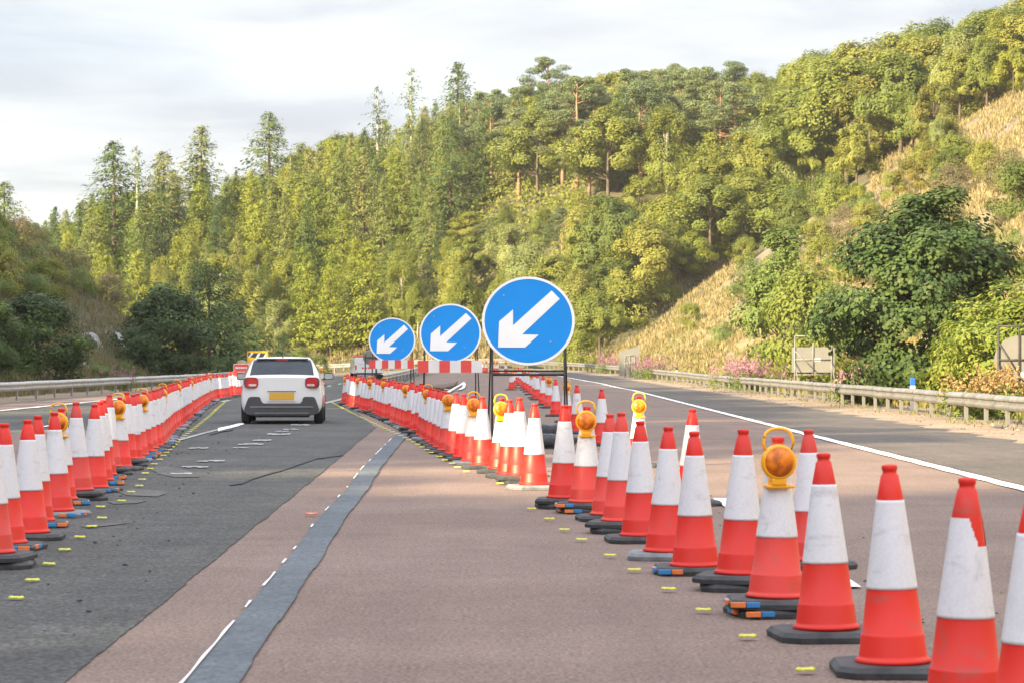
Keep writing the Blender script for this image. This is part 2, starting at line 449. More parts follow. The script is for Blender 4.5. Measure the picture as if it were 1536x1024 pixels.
# ground sheet: fine where the picture looks, coarse beyond
def axis(*segs):
    out = []
    for a, b, n in segs: out += list(np.linspace(a, b, n, endpoint=False))
    return np.array(out + [segs[-1][1]])
gx = axis((-700, -120, 10), (-120, -60, 20), (-60, -18.6, 42), (-18.6, 9.5, 10), (9.5, 60, 70), (60, 150, 36), (150, 700, 10))
gy = axis((-150, 20, 40), (20, 190, 110), (190, 360, 130), (360, 520, 40), (520, 3500, 24))
GX, GY = np.meshgrid(gx, gy)
GZ = ter(GX, GY)
corr = (hill(GX, GY) < .02) & (GY > -160) & (GY < 292) & (GX > -140)
roadside = np.minimum(barR(GY) - 1.0 - GX, GX + 18.8 + 200 * (GY > 195))
GZ = np.where(corr & (roadside > -.2), GZ - .14, GZ)
far_drop = np.clip((GY - 520) / 1500, 0, 1)
GZ = GZ * (1 - .6 * far_drop)
nv, nu = GX.shape
me = bpy.data.meshes.new('ground')
idx = np.arange(nv * nu).reshape(nv, nu)
q = np.stack([idx[:-1, :-1], idx[:-1, 1:], idx[1:, 1:], idx[1:, :-1]], -1).reshape(-1, 4)
me.from_pydata(np.stack([GX, GY, GZ], -1).reshape(-1, 3).tolist(), [], q.tolist())
me.polygons.foreach_set('use_smooth', [True] * len(me.polygons))
def ground_mat():
    m, nt, b = new_mat('bank_soil_and_turf')
    v = coords(nt)
    n1 = noise(nt, v, .16, 6, .62); n2 = noise(nt, v, 1.3, 6, .65); n3 = noise(nt, coords(nt, (.5, .5, 2.4)), .9, 6, .7, .6)
    gold = ramp(nt, n2, [(.3, (.15, .12, .055)), (.5, (.215, .17, .08)), (.72, (.27, .215, .11))])
    green = ramp(nt, n2, [(.35, (.085, .085, .032)), (.7, (.16, .145, .05))])
    rock = ramp(nt, n3, [(.32, (.12, .097, .085)), (.5, (.19, .152, .132)), (.68, (.25, .20, .175))])
    c = mixc(nt, ramp(nt, n1, [(.45, (0, 0, 0)), (.58, (1, 1, 1))]), gold, green)
    mask = ramp(nt, noise(nt, coords(nt, (1, .45, 1)), .22, 5, .6), [(.54, (0, 0, 0)), (.60, (1, 1, 1))])
    sx = nd(nt, 'ShaderNodeSeparateXYZ'); nt.links.new(v, sx.inputs[0])
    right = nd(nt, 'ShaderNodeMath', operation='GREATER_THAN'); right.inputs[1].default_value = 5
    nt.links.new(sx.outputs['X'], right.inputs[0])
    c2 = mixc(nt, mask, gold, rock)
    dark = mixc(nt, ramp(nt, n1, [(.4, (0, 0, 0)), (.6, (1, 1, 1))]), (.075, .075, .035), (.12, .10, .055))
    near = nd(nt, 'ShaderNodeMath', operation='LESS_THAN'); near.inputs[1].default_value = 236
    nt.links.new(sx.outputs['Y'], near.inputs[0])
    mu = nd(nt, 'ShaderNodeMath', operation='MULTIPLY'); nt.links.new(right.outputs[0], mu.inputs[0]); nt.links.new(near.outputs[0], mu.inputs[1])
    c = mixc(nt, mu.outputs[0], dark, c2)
    nt.links.new(c, b.inputs['Base Color']); b.inputs['Roughness'].default_value = .95
    bump(nt, b, n3, .9, .25)
    return m
me.materials.append(ground_mat())
tag(link('ground', me), kind='structure')

# ------------------------------------------------------------------ carriageways (sheets laid 4 mm and more above one another)
LIFT = {0: .0, 1: .006, 2: .012, 3: .018, 4: .026, 5: .032}
def sheet(name, left, right, ys, mat, lay, nx=2, kind='structure'):
    """a strip of road between x = left(y) and x = right(y)"""
    vs = []; fs = []
    for y in ys:
        a, b2 = left(y), right(y)
        for k in range(nx + 1):
            x = a + (b2 - a) * k / nx
            vs.append((x, y, gzf(x, y) + LIFT[lay] * (1 + y / 120)))
    n = nx + 1
    for i in range(len(ys) - 1):
        for k in range(nx): fs.append((i * n + k, i * n + k + 1, (i + 1) * n + k + 1, (i + 1) * n + k))
    me = bpy.data.meshes.new(name); me.from_pydata(vs, [], fs); me.materials.append(mat)
    return tag(link(name, me), kind=kind)
def patch(name, px, mat, lay, jit=0.0, world=False):
    """a flat patch from an outline; its edge is broken up a little"""
    pts = px if world else [on_road(*p) for p in px]
    out = []
    for i, (x, y) in enumerate(pts):
        x2, y2 = pts[(i + 1) % len(pts)]
        L = math.hypot(x2 - x, y2 - y); n = max(1, min(60, int(L / .35))) if jit else 1
        for k in range(n):
            t = k / n
            out.append((x + (x2 - x) * t + (R.uniform(-jit, jit) if k else 0), y + (y2 - y) * t + (R.uniform(-jit, jit) if k else 0)))
    m = MB(); m.add([(x, y, gzf(x, y) + LIFT[lay] * (1 + y / 120)) for x, y in out], [list(range(len(out)))])
    return m
XLr = lambda y: -18.4 if y < 190 else (-18.4 - (y - 190) * 5 if y < 205 else -93.4)
ys = np.concatenate([np.arange(-60, 130, 5), np.arange(130, 281, 2.5)])
sheet('road', XLr, lambda y: float(barR(y)) - .9, ys, M['road'], 0, nx=24)
offR = lambda y: float(barR(y)) - 10.8
yr = np.concatenate([np.arange(-20, 130, 4), np.arange(130, 251, 2)])
wob = lambda y: .12 * math.sin(y * 1.7) + .08 * math.sin(y * 4.1 + 1)
sheet('hard_shoulder', lambda y: 5.9 + offR(y), lambda y: 9.0 + offR(y) + wob(y) * 1.5, np.arange(-20, 250, .8), M['shoulder'], 1, 3)
sheet('edge_line', lambda y: 5.62 + offR(y) + .015 * math.sin(y * 3), lambda y: 5.83 + offR(y) + .015 * math.sin(y * 2.3), np.arange(-20, 252, 1.0), M['white_line'], 2, 1)
# new dark surfacing of the crossover and the lane it leads to
_jg = np.random.default_rng(3).normal(size=4000)
def jag(y, a):
    t = (y + 20) * 6; i = int(t); u = t - i
    t2 = (y + 20) * 1.3; j = int(t2); v = t2 - j
    return a * (.45 * (_jg[i % 4000] * (1 - u) + _jg[(i + 1) % 4000] * u) + .7 * (_jg[(j + 900) % 4000] * (1 - v) + _jg[(j + 901) % 4000] * v))
def seam(y):
    return float(np.interp(y, [-10, 12, 16, 20, 29, 41, 47, 58, 62, 75, 89, 110, 150, 250], [-1.9, -2.02, -2.09, -2.18, -2.36, -2.6, -2.74, -2.95, -3.3, -4.35, -5.85, -6.3, -6.7, -7.2])) + jag(y, .013)
sheet('dark_lane', lambda y: -14.6, seam, np.concatenate([np.arange(-10, 60, .1), np.arange(60, 215, .8)]), M['dark'], 1, 6)
def rowL(y): return float(np.interp(y, [10, 14, 18, 20.2, 24.5, 29, 36.5, 45, 53, 62, 71.6, 82, 98, 111, 160], [-2.95, -3.25, -3.62, -3.85, -4.22, -4.62, -5.3, -6.0, -6.85, -7.7, -8.6, -9.6, -11.0, -11.25, -11.2]))
sheet('offside_lane', lambda y: -9.9, lambda y: min(rowL(y) - .75 + jag(y, .08), -4.2) if y < 55 else -9.89, np.arange(-10, 56, .8), M['road'], 2, 3)
sheet('nearside_edge_line', lambda y: -14.95, lambda y: -14.72, np.arange(-10, 190, 2), M['white_line'], 2, 1)
m = MB()
for y0 in np.arange(13, 170, 9.0):
    m.add([(x, y, gzf(x, y) + .02 + y * 1e-4) for x, y in ((-10.3, y0), (-10.15, y0), (-10.15, y0 + 2.6), (-10.3, y0 + 2.6))], [(0, 1, 2, 3)])
tag(m.build('lane_markings', M['white_line']), kind='structure')
m = MB()
for y0 in (17.0, 26.0, 35.0, 44.0, 53.0, 62.0):
    m.add([(x + offR(y), y, gzf(x, y) + .013 + y * 1e-4) for x, y in ((2.06, y0), (2.2, y0), (2.2, y0 + 2.0), (2.06, y0 + 2.0))], [(0, 1, 2, 3)])
tag(m.build('right_lane_markings', M['white_line']), kind='structure')
# sealed joint with the rests of an old edge line along it
JY = [10, 12.06, 15.6, 19.3, 24.5, 29.9, 35.4, 42, 51.8]
JX = [-1.42, -1.47, -1.55, -1.63, -1.77, -1.86, -2.0, -2.11, -2.27]
jl = lambda y: float(np.interp(y, JY, JX))
sheet('sealed_joint', jl, lambda y: jl(y) + .235 + (.010 if (y % 3.7) < 1.7 else 0) + jag(y, .0035), np.arange(6, 53, .12), M['strip'], 2, 1)
m = MB()
for a, b2 in ((6, 14.7), (15.5, 15.95), (17.0, 18.1), (18.9, 19.3), (20.3, 20.6), (23.0, 23.4), (25.6, 26.2), (28, 28.5), (30.2, 30.5), (32.5, 34), (35, 36.5), (38.2, 39), (41, 44), (45.5, 46), (47.5, 49.5)):
    n = max(2, int((b2 - a) / .15))
    for i in range(n):
        y0 = a + (b2 - a) * i / n; y1 = a + (b2 - a) * (i + 1) / n
        w0, w1 = (.010 + .004 * math.sin(y0 * 5 + a), .010 + .004 * math.sin(y1 * 5 + a))
        m.add([(jl(y0) - w0, y0, .024), (jl(y0) + .004, y0, .024), (jl(y1) + .004, y1, .024), (jl(y1) - w1, y1, .024)], [(0, 1, 2, 3)])
tag(m.build('old_edge_line', M['white_line']), kind='structure')
# rests of paint, cracks and rubbed places on the dark surfacing
m = MB()
for xa, xb, yc in ((254, 287, 712), (272, 311, 701.6), (295, 336, 692.6), (283, 311, 673), (348, 372, 672.5), (356, 394, 667), (378, 406, 661), (400, 435, 652), (412, 432, 648), (424, 447, 644.5), (435, 463, 638)):
    h = 1.15 if xb - xa > 25 else .7
    for k in range(5):
        a = xa + (xb - xa) * k / 5; b2 = xa + (xb - xa) * (k + 1) / 5
        j = R.uniform(-.5, .5); h2 = h * R.uniform(.6, 1.1)
        m.add([(*on_road(a, yc + h2 + j), .022), (*on_road(b2, yc + h2 + j), .022), (*on_road(b2 + 2, yc - h2 + j), .022), (*on_road(a + 2, yc - h2 + j), .022)], [(0, 1, 2, 3)])
tag(m.build('faded_dashes', M['worn_line']), kind='structure')
m = MB()
def band(m, pts, hpx, lay, step=6):
    P = [on_road(*p) for p in pts]
    for (p, q2) in zip(pts[:-1], pts[1:]):
        n = max(1, int(math.hypot(q2[0] - p[0], q2[1] - p[1]) / step))
        for k in range(n):
            a = (p[0] + (q2[0] - p[0]) * k / n, p[1] + (q2[1] - p[1]) * k / n); b2 = (p[0] + (q2[0] - p[0]) * (k + 1) / n, p[1] + (q2[1] - p[1]) * (k + 1) / n)
            h = hpx * R.uniform(.75, 1.15)
            c = [on_road(a[0], a[1] + h), on_road(b2[0], b2[1] + h), on_road(b2[0], b2[1] - h), on_road(a[0], a[1] - h)]
            m.add([(x, y, gzf(x, y) + lay + y * 1.2e-4) for x, y in c], [(0, 1, 2, 3)])
band(m, [(327, 645), (345, 641), (366, 635.5)], 2.0, .016)
tag(m.build('white_stripe', M['white_line']), kind='structure')
m = MB(); band(m, [(268, 661), (300, 652), (327, 645)], 1.2, .016)
band(m, [(488, 605), (500, 602), (514, 598.5), (540, 592)], 1.6, .016)
tag(m.build('faded_stripe', M['worn_line']), kind='structure')
m = MB()
band(m, [(345, 728), (362, 726), (378, 719), (400, 712), (425, 705), (452, 696), (475, 688), (500, 684.5), (514, 683)], 1.5, .015)  # dark crack line, with the seam's shadow painted into it
band(m, [(315, 652.5), (330, 648), (350, 645)], .9, .021)
tag(m.build('cracks_and_seam_shadow', M['crack']), kind='structure')
m = MB()
for pts in ([(171, 737), (200, 734), (240, 737), (251, 741), (235, 746), (190, 744)], [(160, 753), (190, 751), (222, 752), (205, 756), (170, 757)], [(120, 790), (165, 786), (200, 785), (170, 789), (130, 793)], [(222, 702), (250, 700), (285, 708), (300, 716), (262, 717), (235, 711)]):
    m2 = patch('', pts, None, 2, .02); m.add(m2.v, m2.f)
tag(m.build('worn_patches', M['worn']), kind='structure')
# verges: bare soil and stones under the rails
sheet('verge', lambda y: 9.0 + offR(y) + wob(y) * 1.5 - .02, lambda y: 13.4 + offR(y), np.arange(-20, 252, .8), M['soil'], 1, 5)
sheet('left_verge', lambda y: -20.8, lambda y: -17.5 + wob(y), np.arange(-10, 188, 1.0), M['soil'], 1, 3)
# end of the central reserve, grown over, with its curved white line
isl = [(560, 577), (575, 575), (600, 571), (640, 566.5), (662, 566), (681, 569.5), (687, 573), (678, 578), (651, 582), (620, 585), (585, 586)]
m = patch('', isl, None, 4, .0); n = len(m.v); top = [(x, y, z + .10) for x, y, z in m.v]
m.add(m.v[:n] + top, [(i, (i + 1) % n, n + (i + 1) % n, n + i) for i in range(n)]); m.add(top, [list(range(n))])
M['brown_turf'] = asphalt('brown_turf', (.115, .075, .052), (.16, .115, .07), .5, .1, 12, .5, 1.0)
tag(m.build('median_strip', M['brown_turf']), kind='structure')
def ribbon(pts_px, half, lift):
    P = [Vector(on_road(*p)) for p in pts_px]
    D = [(P[min(i + 1, len(P) - 1)] - P[max(i - 1, 0)]).normalized() for i in range(len(P))]
    vs = []
    for p, d in zip(P, D):
        for sg in (-1, 1):
            x, y = p.x - d.y * half * sg, p.y + d.x * half * sg; vs.append((x, y, gzf(x, y) + lift))
    m = MB(); m.add(vs, [(2 * i, 2 * i + 1, 2 * i + 3, 2 * i + 2) for i in range(len(P) - 1)]); return m
m = ribbon([(672, 590), (680, 584.5), (688, 580), (693, 577), (696, 574), (697, 571.5), (695, 569), (690, 567), (683, 565.8), (670, 564.5), (655, 564)], .08, .07)
tag(m.build('curved_line', M['white_line']), kind='structure')
# ------------------------------------------------------------------ traffic cones
def cone_r(z): return float(np.interp(z, [.085, .10, .19, .20, .42, .83, .925], [.162, .156, .146, .142, .115, .060, .042]))
def base_mesh(name, style):
    m = MB()
    def slab(z0, z1, rz=0, dx=0, half=.278, cut=.085):
        def oct_(h, c): return [(h, -h + c), (h, h - c), (h - c, h), (-h + c, h), (-h, h - c), (-h, -h + c), (-h + c, -h), (h - c, -h)]
        M4 = Matrix.Translation((dx, 0, 0)) @ Matrix.Rotation(rz, 4, 'Z')
        lo, mid, hi = oct_(half, cut), oct_(half + .004, cut), oct_(half - .02, cut - .012)
        rows = [(lo, z0), (mid, z0 + (z1 - z0) * .55), (hi, z1)]
        vs = [M4 @ Vector((a, b, z)) for o, z in rows for a, b in o]
        m.add(vs, [(i * 8 + k, i * 8 + (k + 1) % 8, i * 8 + 8 + (k + 1) % 8, i * 8 + 8 + k) for i in range(2) for k in range(8)], 0)
        m.add(vs[:8], [list(range(8))[::-1]]); m.add(vs[16:], [list(range(8))])
        # moulded grip blocks and the painted owner marks on them
        side = -1 if 'left' in style else 1
        if 'mark' in style:
            for mi, a0, a1 in ((2, .09, .165), (1, .0, .085)):
                if 'swap' in style: mi = 3 - mi
                m.box(side * .278 - .02, side * .278 + .006, a0 - .12, a1 - .12, z0 + .012, z1 - .006, mi, .004, M4)
                m.box(*sorted((side * (.278 - a1), side * (.278 - a0))), -.288, -.262, z0 + .012, z1 - .006, mi, .004, M4)
    if 'double' in style:
        slab(.0, .048, .16, .02); slab(.050, .098, -.05)
    else:
        slab(.0, .050)
    return m.mesh(name, [M['rubber_grey'] if 'grey' in style else M['rubber'], M['rubber_blue'], M['rubber_orange']])
BASES = [base_mesh('cone_base', s) for s in ('plain', 'plain', 'mark', 'mark swap', 'grey mark', 'double', 'double mark', 'mark left', 'double mark swap left', 'grey')]
def body_mesh(mat):
    m = MB()
    prof = [(.150, .060), (.174, .064), (.176, .078), (.162, .086), (.157, .10), (.1475, .188), (.1450, .196), (.1412, .199), (.115, .42), (.060, .83), (.0405, .93), (.033, .937), (.032, .950), (.036, .955), (.037, .970), (.034, .977), (.024, .979), (.022, .968)]
    m.lathe(prof, 40)
    return m.mesh('cone_body', mat)
BODY = [body_mesh(M['red']), body_mesh(M['redworn'])]
def sleeve_mesh(notch=False):
    m = MB(); n = 72; zs = np.linspace(.405, .815, 33)
    vs = [(1.0 * (cone_r(z) + .0032) * math.cos(2 * math.pi * k / n), (cone_r(z) + .0032) * math.sin(2 * math.pi * k / n), z) for z in zs for k in range(n)]
    fs = []
    for i in range(len(zs) - 1):
        for k in range(n):
            if notch:
                a = 2 * math.pi * (k + .5) / n; dep = .815 - zs[i + 1]     # torn corner on the right as one drives up
                da = (a - rad(305) + math.pi) % (2 * math.pi) - math.pi
                if -.62 + dep * 4.5 < da < 1.0 - dep * 2 and dep < .115: continue
            fs.append((i * n + k, i * n + (k + 1) % n, (i + 1) * n + (k + 1) % n, (i + 1) * n + k))
    m.add(vs, fs, 0, True)
    # edges of the sleeve
    for z, z2 in ((.405, 1), (.815, -1)):
        m.lathe([(cone_r(z) + .0004, z), (cone_r(z) + .0032, z)], n, cap=False) if not (notch and z > .8) else None
    return m.mesh('cone_sleeve', M['sleeve'])
SLEEVE, SLEEVE_TORN = sleeve_mesh(), sleeve_mesh(True)

def lamp_meshes():
    m = MB(); Ry = Matrix.Rotation(rad(-90), 4, 'X') @ Matrix.Identity(4)       # z of the profile becomes +y (away from the driver)
    m.lathe([(.074, -.052), (.088, -.058), (.099, -.05), (.102, -.03), (.098, -.008), (.080, .0), (.066, .004)], 36, 0, Ry)
    m.box(-.045, .045, -.052, .05, -.135, -.088, 0, .012)
    m.box(-.07, .075, -.045, .045, -.150, -.128, 0, .008)
    m.tube([(.060, -.02, -.141), (.095, -.02, -.141)], .008, 8)
    case = m.mesh('lamp_case', M['lamp_case'])
    m = MB()
    m.lathe([(.001, -.083), (.02, -.082), (.05, -.077), (.074, -.066), (.086, -.054), (.086, -.04)], 32, 0, Ry)
    m.lathe([(.074, -.01), (.072, .006), (.058, .026), (.03, .036), (.001, .039)], 32, 0, Ry)
    lens = m.mesh('lens', M['lens'])
    m = MB(); P = [(-.074, -.026, .065), (-.088, -.026, .105), (-.084, -.026, .135)]
    for k in range(9):
        a = math.pi * (1 - k / 8); P.append((.078 * math.cos(a), -.026, .148 + .044 * math.sin(a)))
    P += [(.084, -.026, .135), (.088, -.026, .105), (.074, -.026, .065)]
    m.tube(P, .0095, 8)
    return case, lens, m.mesh('handle', M['lamp_case'])
LCASE, LLENS, LHAND = lamp_meshes()

def spaced(fn, y0, y1, step):
    """(x, y) along x = fn(y) at equal steps of length"""
    out = [(fn(y0), y0)]; y = y0
    while True:
        y += .02
        if y > y1: return out
        if math.hypot(fn(y) - out[-1][0], y - out[-1][1]) >= step: out.append((fn(y), y))
_rp = [on_road(*p) for p in [(1618, 1130), (1447, 1052), (1340, 1006), (1240, 958), (1164, 915), (1112, 889), (1043, 861), (1000, 838), (962, 816), (932, 801), (913, 784), (879, 765), (846, 756), (800, 735), (757, 711), (726, 703), (670, 679), (636, 655), (607, 640), (574, 625), (551, 618), (517, 607)]]
_rp.sort(key=lambda p: p[1])
_ry = [p[1] for p in _rp]; _rx = [p[0] for p in _rp]
rowR = lambda y: float(np.interp(y, _ry, _rx))
cones_R = [on_road(*p) for p in [(1548, 1122), (1447, 1068), (1340, 1009), (1240, 957), (1164, 921), (1112, 883), (1043, 859), (1000, 837), (962, 812), (932, 798), (913, 780), (879, 768), (846, 761), (801, 733), (780, 725), (765, 716), (751, 709)]]
cones_R += spaced(rowR, cones_R[-1][1] + 1.4, 89, 1.45)
cones_L = [on_road(*p) for p in [(-14, 851), (7, 825), (43, 809), (53, 790), (84, 775), (91, 757), (116, 750), (140, 738), (149, 727), (155, 719), (163, 712)]]
cones_L += spaced(rowL, cones_L[-1][1] + 1.3, 117, 1.45) + [(-10.95, 150.5), (-10.9, 152.6)]
cones_F = [on_road(*p) for p in [(1216, 850), (1036, 757), (958, 700), (903, 668), (867, 650), (850, 633), (834, 624), (824, 612), (815, 607.5), (806, 600), (803, 597), (797, 592), (793, 588), (788, 585), (785, 582), (781, 578), (778, 575.5), (774, 572), (770, 569.5), (767, 567.5)]]
cones_F += [(x + .25 * math.sin(i * 2), 214 - i * 1.2) for i, x in enumerate(np.linspace(-2.9, -.4, 9))]
ROWS = [('R', cones_R, 'cones in the long row below the arrow signs'),
        ('L', cones_L, 'cones in the row beyond the dark lane'),
        ('F', cones_F, 'cones in the sparse row behind the arrow signs')]
WHERE = {'R': 'row under the arrow signs', 'L': 'row beyond the dark lane', 'F': 'sparse row by the hard shoulder'}
LAMP_PX = {'R': [(1164,), (879,), (757,), (713,), (672,), (643,), (612,), (577,), (556,), (537,), (519,)],
           'L': [(90,), (174,), (216,), (246,), (268,), (286,), (299,), (314,), (366,), (489,)],
           'F': [(958,), (850,), (824,), (797,), (785,), (774,), (767,)]}
BASE_AT = {('R', 4): 8, ('R', 6): 7, ('R', 11): 8, ('R', 12): 5, ('L', 1): 3, ('L', 2): 0, ('L', 4): 4, ('L', 5): 2, ('L', 6): 5, ('L', 7): 2, ('L', 8): 3, ('R', 2): 0, ('R', 3): 0, ('R', 0): 1, ('R', 1): 0}
rows_lamps = {}
for key, pts, grp in ROWS:
    pxs = [proj(x, y, gzf(x, y))[0] for x, y in pts]
    lampi = set()
    for (lx,) in LAMP_PX[key]: lampi.add(int(np.argmin([abs(p - lx) for p in pxs])))
    if key == 'F': lampi |= set(range(20, len(pts), 1))
    nl = 0
    for i, (x, y) in enumerate(pts):
        hasl = i in lampi
        bi = BASE_AT.get((key, i), R.choice([0, 0, 1, 9, 0, 2, 3, 4, 5, 0]) if key != 'F' else 0)
        worn = 1 if R.random() < .3 else 0
        if (key, i) == ('R', 1):
            lab = 'traffic cone with red torn corner biting into its white sleeve'
        elif (key, i) == ('R', 0):
            lab = 'traffic cone cut off by the frame beside the torn-sleeved cone'
        else:
            lab = f"{'lamp-topped ' if hasl else ''}red and white cone, {nth(i + 1)} from camera in the {WHERE[key]}"
        t = thing('traffic_cone', lab, 'traffic cone', (x, y, gzf(x, y) + (.003 if key != 'L' else .009) + (0 if y < 70 else .012)), R.uniform(-.22, .22) if i != 1 or key != 'R' else .0, grp)
        if bi in (7, 8): t.rotation_euler.z = R.uniform(-.06, .06)
        link('base', BASES[bi], t)
        up = (.048 if bi in (5, 6, 8) else 0) - .012
        for nm, me in (('cone_body', BODY[worn]), ('sleeve', SLEEVE_TORN if (key, i) == ('R', 1) else SLEEVE)):
            o = link(nm, me, t, (0, 0, up)); o.rotation_euler = (R.uniform(-.02, .02), R.uniform(-.02, .02), 0 if i == 1 and key == 'R' else R.uniform(0, 6.28)) if nm == 'cone_body' else (0, 0, 0)
            if nm == 'sleeve': o.rotation_euler = t.children[1].rotation_euler
        if hasl:
            nl += 1
            z0 = t.location.z + up
            L = thing('warning_lamp', f'amber warning lamp on the {WHERE[key]}, {nth(nl)} lamp from camera', 'warning lamp', (x, y - .072, z0 + .837), R.uniform(-.16, .16) + (.1 if key == 'R' else -.1), 'amber lamps on cones')
            link('lamp_case', LCASE, L); link('lens', LLENS, L); 
            if R.random() > .15 or i < 13: link('handle', LHAND, L)

# ------------------------------------------------------------------ stick-on road studs and litter
M['stud_pale'] = plain('stud_reflector', (.80, .74, .22), .25)
def stud_mesh(mat):
    m = MB()
    b = bmesh.new(); bmesh.ops.create_uvsphere(b, u_segments=16, v_segments=8, radius=1)
    vs = []
    for v in b.verts:
        x, y, z = v.co
        sx = math.copysign(abs(x) ** .75, x)
        vs.append((sx * .062, y * .035, max(0, z) * .026 * (1 - .35 * (abs(sx) < .55))))
    fs = [[v.index for v in f.verts] for f in b.faces]; b.free()
    m.add(vs, fs, 0, True)
    m.box(-.018, .018, -.037, -.03, .005, .014, 1, .002)
    return m.mesh('road_stud', [mat, M['stud_pale']])
STUD = stud_mesh(M['stud'])
_sl = [on_road(*p) for p in [(2, 901.6), (28, 874.6), (54, 850), (79, 828.4), (103, 809), (122, 793), (138, 780), (137, 763), (169, 754), (184, 740.5), (197, 731), (202, 721.5), (207.5, 712), (215, 705), (221.6, 698), (230, 691), (236, 685)]]
def studline(pts, start):
    p = sorted(pts, key=lambda q: q[1]); yy = [q[1] for q in p]; xx = [q[0] for q in p]
    return spaced(lambda y: float(np.interp(y, yy, xx)), start, yy[-1], 1.35)
_slf = [on_road(*p) for p in [(236, 685), (252, 670), (268, 656), (290, 640), (310, 624), (322, 613), (333, 604)]]
studs_L = _sl + studline(_slf, _slf[0][1] + 1.3)
_sr = [on_road(*p) for p in [(1218, 1011), (1130, 960), (1063, 920), (1010, 888), (958, 859), (921, 837), (878, 813), (852, 798), (829, 781.5), (802, 766), (754, 727.6), (703.5, 709.4), (690, 702.6), (681.6, 697), (670, 692), (662, 686.6), (650, 680.7)]]
_srf = [on_road(*p) for p in [(650, 680.7), (625, 666), (600, 653), (575, 642), (550, 630), (530, 620.5), (512, 611), (497, 603)]]
studs_R = _sr + studline(_srf, _srf[0][1] + 1.3)
for pts, wh, grp in ((studs_L, 'row beside the far cones', 'yellow studs along the far cone row'), (studs_R, 'row beside the near cones', 'yellow studs along the near cone row')):
    for i, (x, y) in enumerate(pts):
        o = link('road_stud', STUD, None, (x + (.09 if 'far' in wh else -.03), y, gzf(x, y) + .019 + y * 1e-4)); o.rotation_euler = (0, 0, R.uniform(-.25, .25)); o.scale = (.82, .82, .8)
        tag(o, f'yellow stick-on road stud, {nth(i + 1)} from camera in the {wh}', 'road stud', grp)
x, y = on_road(467, 774)
o = link('road_stud', stud_mesh(M['stud_red']), None, (x, y, .02)); tag(o, 'lone faded red road stud lying between dark lane and sealed joint', 'road stud')
M['soil_stone'] = plain('verge_stones', (.22, .18, .15), .9, var=.4, scale=6)
# crumbs of tarmac and grit
m = MB()
def crumb(x, y, z, s):
    b = bmesh.new(); bmesh.ops.create_icosphere(b, subdivisions=1, radius=s)
    vs = [(x + v.co.x * R.uniform(.7, 1.5), y + v.co.y * R.uniform(.7, 1.5), max(z - .002, z + v.co.z * R.uniform(.3, .8))) for v in b.verts]
    m.add(vs, [[v.index for v in f.verts] for f in b.faces]); b.free()
for _ in range(520):
    y = R.uniform(14, 62); side = R.random()
    if side < .75: x = rowR(y) + R.uniform(.15, 2.0) * R.random() + .2
    else: x = rowL(y) + R.uniform(.2, 1.3)
    crumb(x, y, .014, R.choice([.006, .008, .010, .012, .018]))
tag(m.build('rubble', M['crack']), kind='stuff')
m = MB()
for _ in range(750):
    y = 24 + 150 * R.random() ** 1.6; x = 9.1 + offR(y) + 3.6 * R.random()
    crumb(x, y, gzf(x, y) + .02, R.choice([.015, .02, .025, .03, .045]) * (1 + y / 220))
tag(m.build('gravel', M['soil_stone']), kind='stuff')

# ------------------------------------------------------------------ crash barriers
def barrier(name, label, fx, y0, y1, mat, h=.69, post=2.7, face=-1, post_w=.11, path=None):
    t = thing(name, label, 'crash barrier', (0, 0, 0))
    prof = [(.00, .36), (.055, .38), (.09, .43), (.09, .465), (.03, .505), (.03, .545), (.09, .585), (.09, .62), (.055, .67), (.0, .69), (-.10, .69), (-.11, .66), (-.11, .40), (-.10, .36)]
    prof = [(face * a, z * h / .69) for a, z in prof]
    pts = path or [(fx(y), y) for y in np.arange(y0, y1, 1.35)]
    m = MB(); n = len(prof)
    def ring(p, q2, g):
        d = Vector((q2[0] - p[0], q2[1] - p[1], 0)).normalized(); nx = Vector((d.y, -d.x, 0))
        return [Vector((p[0], p[1], gzf(*p) + g)) + nx * a + Vector((0, 0, z)) for a, z in prof]
    vs = []
    for i, p in enumerate(pts):
        a = pts[max(i - 1, 0)]; b2 = pts[min(i + 1, len(pts) - 1)]
        d = (b2[0] - a[0], b2[1] - a[1])
        vs += ring(p, (p[0] + d[0], p[1] + d[1]), .005 * math.sin(i * .9) + .003 * math.sin(i * 2.3))
    m.add(vs, [(i * n + k, i * n + (k + 1) % n, (i + 1) * n + (k + 1) % n, (i + 1) * n + k) for i in range(len(pts) - 1) for k in range(n)])
    # lapped joints between beam lengths
    for i in range(1, len(pts) - 1, 3):
        p, q2 = pts[i], pts[i + 1]; d = Vector((q2[0] - p[0], q2[1] - p[1], 0)).normalized()
        pr = [(a * 1.06 + face * .004, z * 1.004) for a, z in prof[1:10]]; nx = Vector((d.y, -d.x, 0))
        r0 = [Vector((p[0], p[1], gzf(*p))) + nx * a + Vector((0, 0, z)) for a, z in pr]; r1 = [v + d * .32 for v in r0]
        m.add(r0 + r1, [(k, k + 1, k + 10, k + 9) for k in range(8)])
    m.build('beam', mat, t)
    pm = MB(); pm.box(-.045, .045, -.02, .012, -.25, .50, 0, .004); pm.box(-.045, -.035, .012, .09, -.25, .50); pm.box(-.05, .05, -.05, -.02, .40, .62)
    pme = pm.mesh('post', mat)
    L = 0; k = 0
    for i in range(len(pts) - 1):
        L += math.hypot(pts[i + 1][0] - pts[i][0], pts[i + 1][1] - pts[i][1])
        if L >= post and k < 98:
            L = 0; k += 1; p = pts[i]
            d = math.atan2(pts[i + 1][1] - p[1], pts[i + 1][0] - p[0]) - math.pi / 2
            o = link('post', pme, t, (p[0], p[1], gzf(*p))); o.rotation_euler = (R.uniform(-.02, .02), R.uniform(-.02, .02), d + (0 if face < 0 else math.pi))
    return t
